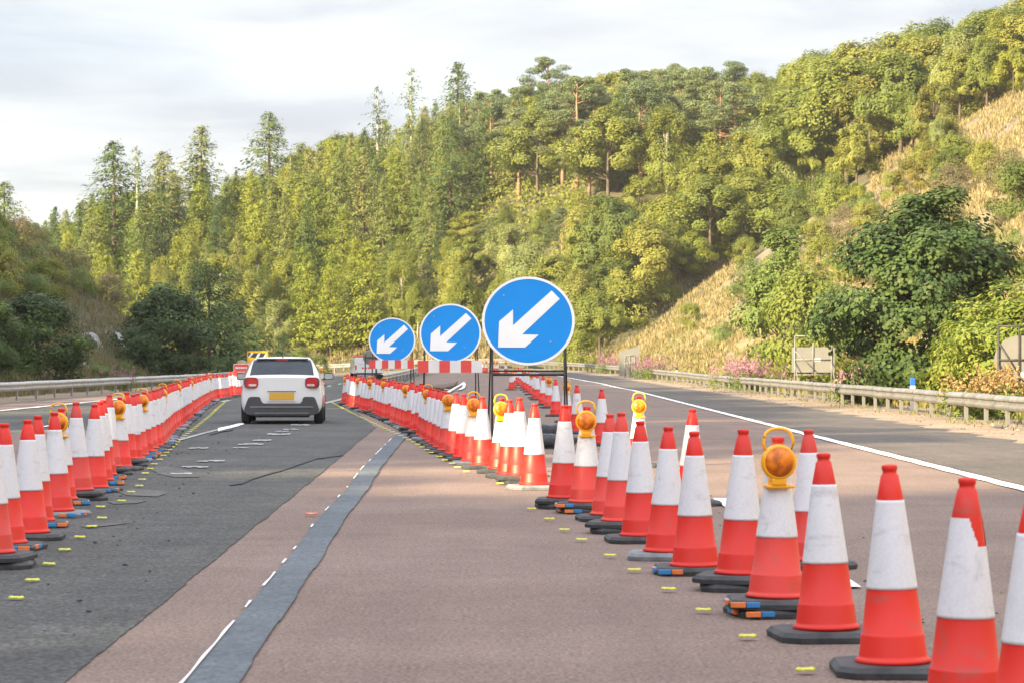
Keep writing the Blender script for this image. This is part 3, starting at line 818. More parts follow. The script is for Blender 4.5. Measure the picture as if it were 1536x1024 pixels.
barrier('crash_barrier', 'long weathered steel crash barrier along the hard shoulder below the grassy cutting', lambda y: float(barR(y)), 14, 243, M['galv_warm'], face=-1)
fp = []
for a in np.linspace(0, 1, 70):
    yq = 244 + 36.5 * a; fp.append((float(barR(yq)), yq))
fp += [(x, 281) for x in np.arange(-52, -100, -2.0)]
barrier('crash_barrier', 'sunlit pale crash barrier far off where road bends under the wood', None, 0, 0, M['galv_warm'], h=.95, path=fp, face=-1)
barrier('crash_barrier', 'grey steel crash barrier below the shaded bushes on the far carriageway', lambda y: -18.1, 34, 186, M['galv'], face=1, post=3.2)
barrier('crash_barrier', 'dark central reserve crash barrier seen under the two smaller arrow signs', lambda y: -7.2 + (y - 150) * .012, 148, 216, M['galv'], face=1, post=3.2)
# ------------------------------------------------------------------ blue arrow signs on steel frames
ARROW = [(.505, .68), (.68, .49), (-.135, -.31), (.22, -.32), (-.07, -.60), (-.65, -.60), (-.63, -.02), (-.33, .25), (-.33, -.11)]
def arrow_sign(px, py, y, label, board, dia=1.6, lean=rad(17)):
    x = at_depth(px, y); g = gzf(x, y); zc = H - (py - HY) * y / F - g
    t = thing('arrow_sign', label, 'road sign', (x, y, g + .02), 0, 'blue arrow signs')
    r = dia / 2
    T = Matrix.Translation((0, 0, zc)) @ Matrix.Rotation(-lean, 4, 'X')
    N = 72
    circ = lambda q: [(q * math.cos(2 * math.pi * k / N), q * math.sin(2 * math.pi * k / N)) for k in range(N)]
    m = MB(); m.prism(circ(r * .95), -.004, .02, 'y', 0, T)
    face = m.build('sign_face', M['blue'], t)
    m = MB(); o_, i_ = circ(r), circ(r * .945)
    vs = [T @ Vector((a, -.009, b)) for a, b in o_] + [T @ Vector((a, -.009, b)) for a, b in i_] + [T @ Vector((a, .022, b)) for a, b in o_]
    m.add(vs, [(k, (k + 1) % N, N + (k + 1) % N, N + k) for k in range(N)] + [(k, 2 * N + k, 2 * N + (k + 1) % N, (k + 1) % N) for k in range(N)])
    m.build('sign_border', M['sign_white'], t)
    m = MB(); m.prism([(a * r, b * r) for a, b in ARROW], -.012, -.003, 'y', 0, T)
    m.build('arrow', M['sign_white'], t)
    m = MB()
    for a, b in ((-.28, .30), (.25, -.25), (-.30, -.44), (.28, .45)):
        M4 = T @ Matrix.Translation((a * dia * .95, -.013, b * dia * .95)) @ Matrix.Rotation(rad(90), 4, 'X')
        m.lathe([(.001, .004), (.012, .003), (.014, 0)], 10, 0, M4, cap=False)
    m.build('rivets', M['galv'], t)
    # A-frame: leaning front legs behind the plate, back legs, two cross rails
    fx = .62 if not board else .66
    m = MB(); S = math.tan(lean)
    def fp_(xx, z): return (xx, .035 + (z - zc) * S, z)
    for sx in (-1, 1):
        m.tube([fp_(sx * fx, 0.0), fp_(sx * fx, zc + .35)], .021, 6)
        m.tube([(sx * (fx + .09), 1.15, 0), (sx * (fx + .01), .12 + (zc + .1 - zc) * S, zc + .1)], .015, 6)
        m.box(sx * fx - .03, sx * fx + .03, -zc * S - .12, 1.25, 0.0, .035)
    zr = zc - r - .12 if not board else zc - r + .03
    m.tube([fp_(-fx, zr), fp_(fx, zr)], .024, 6); m.tube([fp_(-fx, zc), fp_(fx, zc)], .02, 6); m.tube([fp_(-fx, zc + .34), fp_(fx, zc + .34)], .02, 6)
    m.tube([(-fx - .04, .6, zr + .06), (fx + .04, .6, zr + .06)], .018, 6)
    m.build('frame', M['steel_dark'], t)
    if board:
        w, z0, z1 = board
        zb0, zb1 = z0, z1; yb = -.05 + (zb0 - zc) * S - .02
        m = MB(); n = 7 if w < 1.6 else 6
        for k in range(n):
            a = -w / 2 + w * k / n
            m.box(a, a + w / n, yb - .012, yb + .012, zb0, zb1, k % 2)
        m.build('barrier_board', [M['board_red'], M['sign_white']], t)
    return t
arrow_sign(792.5, 483, 46, 'large blue arrow sign with white ring, nearest and biggest of the three', None, 1.6)
arrow_sign(675.5, 501, 69, 'middle blue arrow sign standing above a red and white striped board', (1.66, 1.13, 1.44))
arrow_sign(588, 511, 91.4, 'smallest and farthest blue arrow sign with a seven-block striped board', (1.53, 1.17, 1.46))
# ballast by the near sign
def bag(px, py, rz, s, label):
    x, y = on_road(px, py)
    b = bmesh.new(); bmesh.ops.create_uvsphere(b, u_segments=24, v_segments=14, radius=1)
    m = MB(); vs = []
    for v in b.verts:
        p = v.co; q = Vector((math.copysign(abs(p.x) ** .6, p.x), math.copysign(abs(p.y) ** .6, p.y), math.copysign(abs(p.z) ** .7, p.z)))
        wr = 1 + .07 * math.sin(q.x * 9 + q.y * 4) + .06 * math.sin(q.y * 13 + q.z * 5)
        vs.append((q.x * .36 * s * wr, q.y * .24 * s, max(0, q.z * .11 * s * wr + .1 * s)))
    m.add(vs, [[v.index for v in f.verts] for f in b.faces], 0, True); b.free()
    o = m.build('sandbag', M['bag'], None, (x, y, .015)); o.rotation_euler = (0, 0, rz)
    return tag(o, label, 'sandbag')
bag(828, 672, .1, 1.1, 'flat black ballast bag lying in front of the big arrow sign leg')
o = bag(826, 664, -.1, 1.05, 'ribbed black ballast bag stacked behind the flat one at the big sign'); o.scale = (1, 1, 1.45)

# ------------------------------------------------------------------ backs of roadside signs
def sign_back(px, y, ground_lift, w, h, zc, legs, top, shape, label, rz=0, tag_at=(.1, -.1), slant=0):
    x = at_depth(px, y); g = float(ter(x, y))
    t = thing('sign_back', label, 'road sign', (x, y, g - .02), rz, 'roadside signs seen from behind')
    m = MB()
    if shape == 'rect': pts = [(-w / 2, zc - h / 2), (w / 2, zc - h / 2 + slant * .2), (w / 2, zc + h / 2 + slant), (-w / 2, zc + h / 2)]
    else: pts = [(w / 2 * math.cos(2 * math.pi * k / 40), zc + h / 2 * math.sin(2 * math.pi * k / 40)) for k in range(40)]
    m.prism(pts, .02, .045); m.build('panel', M['grey_back'], t)
    m = MB()
    for lx in legs:
        m.tube([(lx, .0, -.3), (lx, -.005, top)], .032, 6)
    m.tube([(legs[0], 0, top), (legs[-1], 0, top)], .028, 6); m.tube([(legs[0], -.0, zc), (legs[-1], -.0, zc)], .028, 6)
    m.tube([(legs[0], -.0, zc - h / 2 - .1), (legs[-1], -.0, zc - h / 2 - .1)], .024, 6)
    mid = (legs[0] + legs[-1]) / 2
    m.tube([(mid, -.01, zc - h * .5 - .1), (mid, -.01, top)], .026, 6)
    m.tube([(legs[0], -.025, zc + h * .35), (mid + .1, -.025, zc - h * .45)], .018, 6)
    for lx in (legs[0], legs[-1]): m.tube([(lx, -.02, zc - .1), (lx + .12, -1.0, -.25)], .02, 6)
    m.build('frame', M['steel_dark'] if shape != 'rect' else M['galv_warm'], t)
    if tag_at:
        m = MB(); m.box(tag_at[0], tag_at[0] + .26, .004, .019, zc + tag_at[1], zc + tag_at[1] + .13)
        m.build('sticker', M['sign_white'], t)
    return t
sign_back(1220, 111, 0, 1.80, 1.04, 1.52, (-.78, .76), 2.5, 'rect', 'back of a rectangular grey sign framed in steel beyond the barrier', .05, (.05, -.07))
sign_back(1530, 68, 0, 1.30, 1.22, 1.50, (-.55, .5), 2.35, 'round', 'rounded grey sign back on rusty frame by yellow-green shrubs', .0, (.0, -.45))
sign_back(944, 186, 0, 1.45, 1.7, 1.0, (-.3, .38), 1.55, 'rect', 'slanted grey sign back with ladder frame far along the cutting foot', .1, None, .35)
def marker(px, y, h, label, top):
    x = at_depth(px, y); t = thing('marker_post', label, 'marker post', (x, y, float(ter(x, y)) - .05))
    m = MB(); m.box(-.075, .075, -.03, .03, -.1, h * .78, 0, .012); m.build('post', M['sign_white'], t)
    m = MB(); m.box(-.078, .078, -.033, .033, h * .78 + .001, h, 0, .014); m.build('cap', top, t)
M['marker_blue'] = plain('marker_blue', (.02, .12, .55), .4)
M['marker_black'] = plain('marker_black', (.03, .04, .05), .5)
marker(1369, 78, 1.0, 'white roadside marker post with blue top behind the barrier', M['marker_blue'])
marker(1015, 170, .95, 'slim white marker post with black top far along the cutting', M['marker_black'])
m = MB(); x, y = at_depth(1400, 62), 62
x = 10.35
m.box(-.12, .12, -.07, .07, 0, .09, 0, .03); m.box(.08, .2, -.05, .08, .0, .06, 0, .02)
o = m.build('crushed_carton', M['grey_back'], None, (x, 57.0, .03)); o.rotation_euler = (0, .1, .3); tag(o, 'crushed pale carton lying under the crash barrier beam', 'litter')
# round sign seen from behind and the red notice board near the far lane
def round_back(px, py, y, dia, label, rx=.0):
    x = at_depth(px, y); zc = H - (py - HY) * y / F - gzf(x, y)
    t = thing('round_sign_back', label, 'road sign', (x, y, gzf(x, y)))
    T = Matrix.Translation((0, 0, zc)) @ Matrix.Rotation(rx, 4, 'Y') @ Matrix.Rotation(.3, 4, 'X')
    m = MB(); m.prism([(dia / 2 * math.cos(2 * math.pi * k / 40), dia / 2 * math.sin(2 * math.pi * k / 40)) for k in range(40)], -.02, .02, 'y', 0, T)
    m.build('panel', M['grey_back'] if px < 400 else M['galv'], t)
    m = MB()
    for s in (-1, 1): m.tube([(s * dia * .35, -.2, 0), (s * dia * .35, -.06, zc + dia * .2)], .03, 6); m.tube([(s * dia * .4, .5, 0), (s * dia * .35, .06, zc)], .03, 6)
    m.tube([(-dia * .35, -.07, zc), (dia * .35, -.07, zc)], .025, 6); m.build('frame', M['steel_dark'], t)
round_back(363, 548, 150, .66, 'grey round sign back poking up behind the red notice board')
round_back(556, 536, 125, .72, 'pale round sign back tilted behind the smallest arrow sign', .25)
y = 138; x = at_depth(362, y)
t = thing('notice_board', 'red notice board with two white text lines by the yellow lorry', 'road sign', (x, y, 0))
m = MB(); m.box(-.40, .40, -.02, .02, .70, 1.30, 0, .008); m.build('panel', M['sign_white'], t)
m = MB(); m.box(-.375, .375, -.026, -.021, .725, 1.275); m.build('sign_face', M['board_red'], t)
m = MB()
for z, xs in ((1.10, [(-.30, -.17), (-.15, -.06), (-.04, .08), (.10, .19), (.21, .30)]), (.86, [(-.17, -.06), (-.04, .06), (.08, .17)])):
    for a, b2 in xs:
        m.box(a, b2, -.031, -.027, z - .045, z + .045)
m.build('text_lines', M['sign_white'], t)
m = MB()
for s in (-1, 1): m.tube([(s * .33, -.0, 0), (s * .33, .03, .9)], .025, 6); m.tube([(s * .33, .5, 0), (s * .33, .05, .8)], .02, 6)
m.build('frame', M['steel_dark'], t)

# ------------------------------------------------------------------ vehicles
def spline_rows(A, n):
    """Catmull-Rom resample of rows A (k, ...) to n rows"""
    A = np.array(A, float); k = len(A); T = np.linspace(0, k - 1, n); out = []
    for t in T:
        i = min(int(t), k - 2); u = t - i
        p0, p1, p2, p3 = A[max(i - 1, 0)], A[i], A[i + 1], A[min(i + 2, k - 1)]
        out.append(.5 * ((2 * p1) + (-p0 + p2) * u + (2 * p0 - 5 * p1 + 4 * p2 - p3) * u * u + (-p0 + 3 * p1 - 3 * p2 + p3) * u ** 3))
    return np.array(out)
def rounded(w, h, r, n=8):
    P = []
    for cx_, cz_, a0 in ((w / 2 - r, h / 2 - r, 0), (-w / 2 + r, h / 2 - r, 90), (-w / 2 + r, -h / 2 + r, 180), (w / 2 - r, -h / 2 + r, 270)):
        for k in range(n + 1):
            a = rad(a0 + 90 * k / n); P.append((cx_ + r * math.cos(a), cz_ + r * math.sin(a)))
    return P
def wheel(parent, x, y, r, w):
    t = link('wheel', None, parent, (x, y, r))
    Mx = Matrix.Rotation(rad(90), 4, 'Y')
    m = MB(); m.lathe([(r * .62, -w / 2), (r * .93, -w / 2), (r, -w * .36), (r, w * .36), (r * .93, w / 2), (r * .62, w / 2)], 32, 0, Mx); m.build('tyre', M['tyre'], t)
    m = MB(); m.lathe([(.02, w * .3), (r * .2, w * .34), (r * .55, w * .22), (r * .615, w * .49), (r * .615, -w * .49), (.02, -w * .3)], 24, 0, Mx)
    for k in range(5):
        m.box(-.02, .02, r * .1, r * .58, w * .3, w * .4, 0, 0, Mx @ Matrix.Rotation(2 * math.pi * k / 5, 4, 'Z'))
    m.build('rim', M['rim'], t)
def hatchback(loc, rz):
    t = thing('parked_car', 'white hatchback seen from behind, driving up the dark lane between cone rows', 'car', loc, rz)
    t.name = 'hatchback_car'
    st = [  # y, then half outline (x, z) from the sill to the middle of the roof
        (0.02, [(.0, .30), (.60, .30), (.82, .36), (.885, .58), (.865, .80), (.815, .98), (.75, 1.035), (.50, 1.055), (0, 1.065)]),
        (0.10, [(.0, .24), (.70, .24), (.885, .34), (.922, .58), (.90, .82), (.85, 1.02), (.765, 1.085), (.52, 1.105), (0, 1.115)]),
        (0.30, [(.0, .22), (.72, .22), (.90, .33), (.932, .58), (.915, .84), (.865, 1.06), (.735, 1.255), (.52, 1.285), (0, 1.295)]),
        (0.50, [(.0, .20), (.72, .20), (.905, .32), (.935, .58), (.92, .86), (.865, 1.10), (.685, 1.425), (.50, 1.462), (0, 1.476)]),
        (0.80, [(.0, .19), (.72, .19), (.91, .32), (.935, .58), (.92, .86), (.86, 1.12), (.66, 1.475), (.48, 1.515), (0, 1.532)]),
        (1.40, [(.0, .18), (.72, .18), (.91, .32), (.935, .58), (.92, .86), (.86, 1.11), (.655, 1.48), (.48, 1.525), (0, 1.542)]),
        (2.10, [(.0, .18), (.72, .18), (.91, .32), (.935, .58), (.92, .86), (.86, 1.09), (.66, 1.44), (.48, 1.485), (0, 1.50)]),
        (2.60, [(.0, .18), (.72, .18), (.91, .32), (.935, .58), (.92, .85), (.86, 1.05), (.74, 1.22), (.52, 1.26), (0, 1.28)]),
        (3.05, [(.0, .18), (.72, .18), (.91, .32), (.93, .58), (.91, .83), (.86, .99), (.80, 1.03), (.52, 1.07), (0, 1.09)]),
        (3.70, [(.0, .20), (.70, .20), (.89, .33), (.91, .56), (.88, .77), (.82, .90), (.72, .95), (.48, .98), (0, 1.0)]),
        (4.00, [(.0, .24), (.62, .24), (.80, .34), (.83, .52), (.79, .68), (.72, .78), (.62, .82), (.42, .84), (0, .85)])]
    rowsA = np.array([[(x, y, z) for x, z in o] for y, o in st])
    G = spline_rows(rowsA, 81)
    G = np.array([spline_rows(g, 41) for g in G]); G[:, 0, 0] = 0; G[:, -1, 0] = 0
    ni, nj = G.shape[:2]
    def surf(m, i0, i1, j0, j1, off=0.0, sgn=1, mi=0):
        Nn = np.zeros_like(G)
        du = np.gradient(G, axis=0); dv = np.gradient(G, axis=1); Nn = np.cross(du, dv); Nn /= np.linalg.norm(Nn, axis=-1, keepdims=True) + 1e-9
        if Nn[40, 20, 0] < 0: Nn = -Nn
        P = G + Nn * off; P = P[i0:i1 + 1, j0:j1 + 1].copy(); P[..., 0] *= sgn
        a, b2 = P.shape[:2]
        m.add(P.reshape(-1, 3).tolist(), [(i * b2 + j, (i + 1) * b2 + j, (i + 1) * b2 + j + 1, i * b2 + j + 1) for i in range(a - 1) for j in range(b2 - 1)], mi, True)
    m = MB()
    for s in (1, -1): surf(m, 0, ni - 1, 0, nj - 1, 0, s)
    for i in (0, ni - 1):
        ring = [tuple(p) for p in G[i]] + [(-p[0], p[1], p[2]) for p in G[i][::-1][1:-1]]
        m.add(ring, [list(range(len(ring)))])
    m.build('body', M['car_white'], t)
    yi = lambda y: int(np.argmin(abs(G[:, 20, 1] - y)))
    m = MB()
    for s in (1, -1): surf(m, yi(.125), yi(.50), 31, nj - 1, .006, s)
    m.build('rear_window', M['glass'], t)
    m = MB()
    for s in (1, -1): surf(m, yi(2.15), yi(3.0), 31, nj - 1, .006, s)
    m.build('windscreen', M['glass'], t)
    for s in (1, -1):
        m = MB(); surf(m, yi(.62), yi(2.35), 26, 29, .006, s); m.build('side_window', M['glass'], t)
        m = MB(); surf(m, yi(.45), yi(3.5), 6, 10, .01, s); m.build('side_cladding', M['black_plastic'], t)
    # tail lamps: rounded blocks wrapping the corner
    for s in (1, -1):
        M4 = Matrix.Translation((s * .705, .045, .945)) @ Matrix.Rotation(-s * .22, 4, 'Z')
        m = MB(); m.prism(rounded(.315, .245, .085), -.075, .03, 'y', 0, M4)
        lamp = m.build('tail_lamp', M['black_plastic'], t)
        m = MB(); m.prism(rounded(.285, .215, .075), -.092, -.076, 'y', 0, M4); m.build('lens', M['tail_red'], lamp)
        m = MB(); m.prism([(a * .62 - s * .02, b * .24 - .055) for a, b in rounded(.285, .215, .075)], -.0955, -.0925, 'y', 0, M4); m.build('reversing_lens', M['tail_clear'], lamp)
    # rear bumper with raised corner blocks
    half = [(.0, .475), (.42, .475), (.47, .53), (.49, .60), (.52, .625), (.70, .625), (.76, .60), (.83, .42), (.86, .32), (.80, .22), (.62, .19), (0, .19)]
    m = MB(); m.prism(half + [(-a, b) for a, b in half[::-1][1:-1]], -.06, .14)
    bp = m.build('rear_bumper', M['black_plastic'], t)
    bv = bp.modifiers.new('soft', 'BEVEL'); bv.width = .018; bv.segments = 2
    m = MB(); m.box(-.72, .72, -.075, -.055, .37, .405, 0, .008); m.box(-.62, .62, -.075, -.055, .235, .26, 0, .008); m.build('bumper_trim', M['grey_plastic'], bp)
    m = MB(); m.box(-.62, .62, .05, 3.8, .15, .26, 0, .02); m.build('underbody', M['black_plastic'], t)
    m = MB(); m.prism([(a, b + .632) for a, b in rounded(.66, .22, .02)], -.012, .03); rec = m.build('plate_recess', M['car_white'], t)
    m = MB(); m.box(-.285, .285, -.024, -.013, .55, .72, 0, .004); m.build('number_plate', M['plate'], rec)
    m = MB(); m.box(-.33, .33, -.03, .0, .738, .755, 0, .004); m.build('tailgate_trim', M['black_plastic'], t)
    m = MB(); m.box(-.135, .135, .44, .47, 1.448, 1.482, 0, .008); m.build('brake_lamp', M['tail_red'], t)
    m = MB(); m.box(-.60, .60, .42, .60, 1.487, 1.506, 0, .009); m.build('spoiler', M['car_white'], t)
    m = MB(); m.tube([(0, .7, 1.53), (0, .62, 1.60), (0, .50, 1.74)], [.016, .008, .005], 8); m.build('antenna', M['black_plastic'], t)
    m = MB(); m.tube([(-.02, .13, 1.15), (-.16, .155, 1.165), (-.40, .16, 1.15)], .011, 6); m.build('rear_wiper', M['black_plastic'], t)
    for s in (1, -1):
        M4 = Matrix.Translation((s * 1.035, 2.42, 1.075))
        m = MB(); m.prism(rounded(.235, .165, .06), -.03, .09, 'y', 0, M4); m.box(-.16 if s > 0 else .06, -.06 if s > 0 else .16, .0, .06, -.09, -.05, 0, .006, M4)
        mir = m.build('door_mirror', M['black_plastic'], t)
        m = MB(); m.prism(rounded(.195, .125, .045), -.036, -.031, 'y', 0, M4); m.build('mirror_glass', M['mirror'], mir)
        wheel(t, s * .835, .62, .315, .21); wheel(t, s * .835, 3.22, .315, .21)
    for s in (1, -1):
        m = MB(); m.box(s * .94 - .012, s * .94 + .012, 1.32, 1.50, .90, .925, 0, .005); m.build('door_handle', M['car_white'], t)
    return t
x, y = on_road(426, 635)
hatchback((x, y - .62, .012), rad(3.0))

def lorry():
    y = 165; x = at_depth(386, y)
    t = thing('works_lorry', 'yellow works lorry with striped headboard, half hidden by the white car', 'lorry', (x, y, gzf(x, y) + .01), rad(4)); t.scale = (.78, .8, .94)
    m = MB(); m.box(-.82, .82, 0, 2.3, .45, .75, 0, .03); m.box(-.80, .80, 2.6, 4.4, .5, 2.0, 0, .08); m.build('body', M['yellow'], t)
    m = MB(); m.box(-.66, .66, 2.57, 2.598, 1.3, 1.85, 0, .02); m.build('rear_window', M['glass'], t)
    m = MB(); m.box(-.80, .80, -.02, .05, .80, 1.62, 0, .02); tb = m.build('tail_board', M['yellow'], t)
    m = MB(); m.prism([(0, .3), (.3, 0), (0, -.3), (-.3, 0)], -.03, -.021, 'y', 0, Matrix.Translation((-.38, 0, 1.22))); d = m.build('hazard_plate', M['sign_white'], tb)
    m = MB(); m.prism([(0, .13), (.11, 0), (0, -.13), (-.11, 0)], -.036, -.031, 'y', 0, Matrix.Translation((-.38, 0, 1.22))); m.build('symbol', M['marker_black'], d)
    m = MB()
    m.box(-.82, .82, .0, .06, 2.0, 2.12, 0, .01); m.box(-.82, .82, .0, .06, 1.62, 1.70, 0, .01)
    for a in (-.82, .72): m.box(a, a + .10, .0, .06, 1.70, 2.0, 0, .01)
    for a in (-.8, .74): m.tube([(a + .03, .03, .8), (a + .03, .03, 1.65)], .03, 6)
    hb = m.build('headboard', M['yellow'], t)
    m = MB(); m.box(-.72, .72, .02, .04, 1.70, 2.0); m.build('panel', M['marker_black'], hb)
    m = MB()
    for a in (-.62, -.02, .58):
        m.prism([(a - .12, 1.70), (a + .06, 1.70), (min(a + .30, .72), 2.0), (a + .12, 2.0)], .008, .019)
    m.build('chevron', M['sign_white'], hb)
    for a in (-.62, .62):
        m = MB(); m.box(a - .12, a + .12, -.03, .0, .55, .65, 0, .01); m.build('tail_lamp', M['tail_red'], t)
        wheel(t, a * 1.12, .9, .36, .22); wheel(t, a * 1.12, 3.7, .36, .22)
lorry()
def van():
    y = 176; x = at_depth(553, y)
    t = thing('white_van', 'white van with red roof trim half hidden behind the smallest arrow sign', 'van', (x, y, gzf(x, y) + .01), rad(8))
    prof = [(-.92, .42), (.92, .42), (.95, .9), (.92, 1.35), (.82, 1.52), (-.82, 1.52), (-.92, 1.35), (-.95, .9)]
    m = MB(); m.prism(prof, 0, 3.6); m.prism([(a * .96, .42 + (b - .42) * .62) for a, b in prof], 3.6, 4.5)
    b_ = m.build('body', M['car_white'], t); b_.modifiers.new('soft', 'BEVEL').width = .05
    m = MB(); m.box(-.80, .80, -.012, 3.3, 1.523, 1.60, 0, .02); m.build('roof_trim', M['board_red'], t)
    for s in (-1, 1):
        m = MB(); m.box(*sorted((s * .08, s * .72)), -.014, -.002, 1.08, 1.42, 0, .005); m.build('rear_window', M['car_white'] if s < 0 else M['car_white'], t)
        m = MB(); m.box(*sorted((s * .80, s * .90)), -.03, -.004, .7, 1.0, 0, .01); m.build('tail_lamp', M['tail_red'], t)
        wheel(t, s * .82, .8, .32, .2); wheel(t, s * .82, 3.5, .32, .2)
    m = MB()
    for a in (-.45, -.25, -.05, .15): m.box(a, a + .14, -.014, -.004, .76, .86)
    m.build('livery', M['board_red'], t)
    m = MB(); m.box(-.9, .9, -.06, .02, .36, .5, 0, .02); m.build('rear_bumper', M['black_plastic'], t)
van()
# ------------------------------------------------------------------ foliage meshes (many small leaf-clump faces through the crown's volume)
def unit(v): return v / (np.linalg.norm(v, axis=-1, keepdims=True) + 1e-9)
def rnd_dir(n): return unit(NR.normal(size=(n, 3)))
def leaf_mesh(name, C, Nn, A, L, W, tint, mat, fold=.0):
    """diamond leaf clumps at C, facing N, long axis near A"""
    n = len(C); Nn = unit(Nn); A = unit(A - Nn * np.sum(A * Nn, -1, keepdims=True)); B = np.cross(Nn, A)
    L = np.broadcast_to(L, (n,))[:, None]; W = np.broadcast_to(W, (n,))[:, None]
    V = np.stack([C - A * L * .5, C + B * W * .5 + Nn * fold * W, C + A * L * .5, C - B * W * .5 + Nn * fold * W], 1).reshape(-1, 3)
    me = bpy.data.meshes.new(name)
    me.vertices.add(4 * n); me.vertices.foreach_set('co', V.astype(np.float32).ravel())
    me.loops.add(4 * n); me.loops.foreach_set('vertex_index', np.arange(4 * n, dtype=np.int32))
    me.polygons.add(n); me.polygons.foreach_set('loop_start', np.arange(0, 4 * n, 4, dtype=np.int32)); me.polygons.foreach_set('loop_total', np.full(n, 4, dtype=np.int32))
    at = me.attributes.new('tint', 'FLOAT', 'POINT'); at.data.foreach_set('value', np.repeat(np.clip(tint, 0, 1), 4).astype(np.float32))
    me.materials.append(mat); me.update(calc_edges=True); me.validate()
    return me
def trunk_mb(h, r, seed, limbs=(), lean=.04):
    rr = random.Random(seed); m = MB(); P = []; x = y = 0
    for i in range(7):
        z = h * i / 6; P.append((x, y, z - (.4 if i == 0 else 0))); x += rr.uniform(-lean, lean) * h / 6; y += rr.uniform(-lean, lean) * h / 6
    m.tube(P, [r * (1.25 - i * .18) if i < 6 else r * .12 for i in range(7)], 8)
    for (a, b2, rl) in limbs:
        a = Vector(a); b2 = Vector(b2); mid = (a + b2) / 2 + Vector((0, 0, -.08 * (b2 - a).length))
        m.tube([a, mid, b2], [rl, rl * .7, rl * .25], 5)
    return m
def broadleaf(kind, mat, bark, seed, h, rw, z0=.18, ncl=26, per=150, ls=.36, lw=.6, squash=.75, rc=.34, droop=0.0, trunk_r=None, top=1.0):
    if h > 6.3: ls *= .68; per = int(per * 3.6)
    """trunk, limbs and a crown of uneven leaf clusters"""
    global NR
    NR = np.random.default_rng(seed)
    zc = h * (z0 + 1) / 2; hz_ = h * (1 - z0) / 2
    D = rnd_dir(ncl); D[:, 2] = np.where(D[:, 2] < (-.55 if z0 > .1 else -.85), -D[:, 2], D[:, 2])
    rad_ = NR.uniform(.42, .95, ncl) ** .8
    prof = 1 - .28 * np.clip(D[:, 2], 0, 1) * (2 - top * 1.0)
    CC = np.stack([D[:, 0] * rw * rad_ * prof, D[:, 1] * rw * rad_ * prof, zc + D[:, 2] * hz_ * rad_], 1)
    CC[0] = (NR.uniform(-.15, .15) * rw, NR.uniform(-.15, .15) * rw, h * .90)
    Cs, Ns, As, Ts, Ls = [], [], [], [], []
    for c in CC:
        r = rc * rw * NR.uniform(.6, 1.35); n = int(per * NR.uniform(.65, 1.3))
        d = rnd_dir(n); q = r * (NR.uniform(.25, 1, n) ** .45)
        p = c + d * q[:, None] * np.array([1, 1, squash]) * (1 + .25 * np.sin(d[:, :1] * 5 + c[0] * 3))
        out = unit(p - np.array([0, 0, zc * .8]))
        nn = d * .55 + out * .75 + rnd_dir(n) * .42 + np.array([0, 0, .28])
        a = rnd_dir(n) + np.array([0, 0, -droop])
        Cs.append(p); Ns.append(nn); As.append(a); Ts.append(np.clip(NR.normal(.5, .22, n) + NR.uniform(-.22, .22), 0, 1)); Ls.append(ls * NR.uniform(.6, 1.35, n))
    C = np.concatenate(Cs); ok = C[:, 2] > .05 * h * (z0 > .1); L = np.concatenate(Ls)
    crown = leaf_mesh('crown', C[ok], np.concatenate(Ns)[ok], np.concatenate(As)[ok], L[ok], L[ok] * lw, np.concatenate(Ts)[ok], mat)
    r = trunk_r or h * .016
    limbs = [((0, 0, max(.1, min(c[2] * .62, h * .7))), tuple(c), r * .42) for c in CC[:: max(1, ncl // 12)]]
    return crown, trunk_mb(h * .82, r, seed, limbs).mesh('trunk', bark)
def conifer(kind, mat, bark, seed, h, rw, z0=.06, whorl=.42, per=7, spray=9, ls=.5, lw=.36, droop=.35, ragged=.2, power=.85, gap=0):
    spray = int(spray * 3.4); ls *= .92; lw *= 1.15; whorl *= .72; power *= .86; rw *= 1.22
    global NR
    NR = np.random.default_rng(seed)
    Cs, Ns, As, Ts, Ls = [], [], [], [], []; limbs = []
    z = h * z0; k = 0
    while z < h * .985:
        t = 1 - (z - h * z0) / (h * (1 - z0)); k += 1
        Rb = rw * t ** power + .24
        for b2 in range(max(5, int(per * (.5 + .5 * t)))):
            if NR.random() < gap: continue
            a = NR.uniform(0, 2 * np.pi); Lb = Rb * NR.uniform(1 - ragged * 1.6, 1 + ragged)
            n = max(9, int(spray * (.42 + .58 * t)))
            s = NR.uniform(.12, 1, n) ** .75
            dirh = np.array([math.cos(a), math.sin(a), 0]); side = np.array([-math.sin(a), math.cos(a), 0])
            up0 = .28 * (1 - t)
            p = np.array([0, 0, z]) + dirh * (s * Lb)[:, None] + np.array([0, 0, 1.0]) * ((up0 * s - droop * s ** 1.4 + .18 * s ** 3) * Lb)[:, None]
            sw = NR.normal(0, .17, n) * Lb * s
            p = p + side * sw[:, None] + NR.normal(0, 1, (n, 3)) * np.array([.06, .06, .17])
            nn = np.array([0, 0, .75]) + dirh * .55 + rnd_dir(n) * .55
            aa = dirh + side * NR.normal(0, .6, n)[:, None] + np.array([0, 0, -.45])
            Cs.append(p); Ns.append(nn); As.append(aa); Ts.append(np.clip(NR.normal(.5, .2, n) + .15 * (s - .5), 0, 1)); Ls.append(ls * NR.uniform(.6, 1.3, n) * (.55 + .45 * t))
            if k % 2 == 0 and b2 < 3: limbs.append(((0, 0, z), tuple(np.array([0, 0, z]) + dirh * Lb * .8 + np.array([0, 0, -droop * .6 * Lb])), .02 + .02 * t))
        z += whorl * NR.uniform(.75, 1.25) * (.55 + .45 * t)
    C = np.concatenate(Cs); L = np.concatenate(Ls)
    crown = leaf_mesh('crown', C, np.concatenate(Ns), np.concatenate(As), L, L * lw, np.concatenate(Ts), mat)
    return crown, trunk_mb(h * .97, h * .0125, seed, limbs[:70], .008).mesh('trunk', bark)
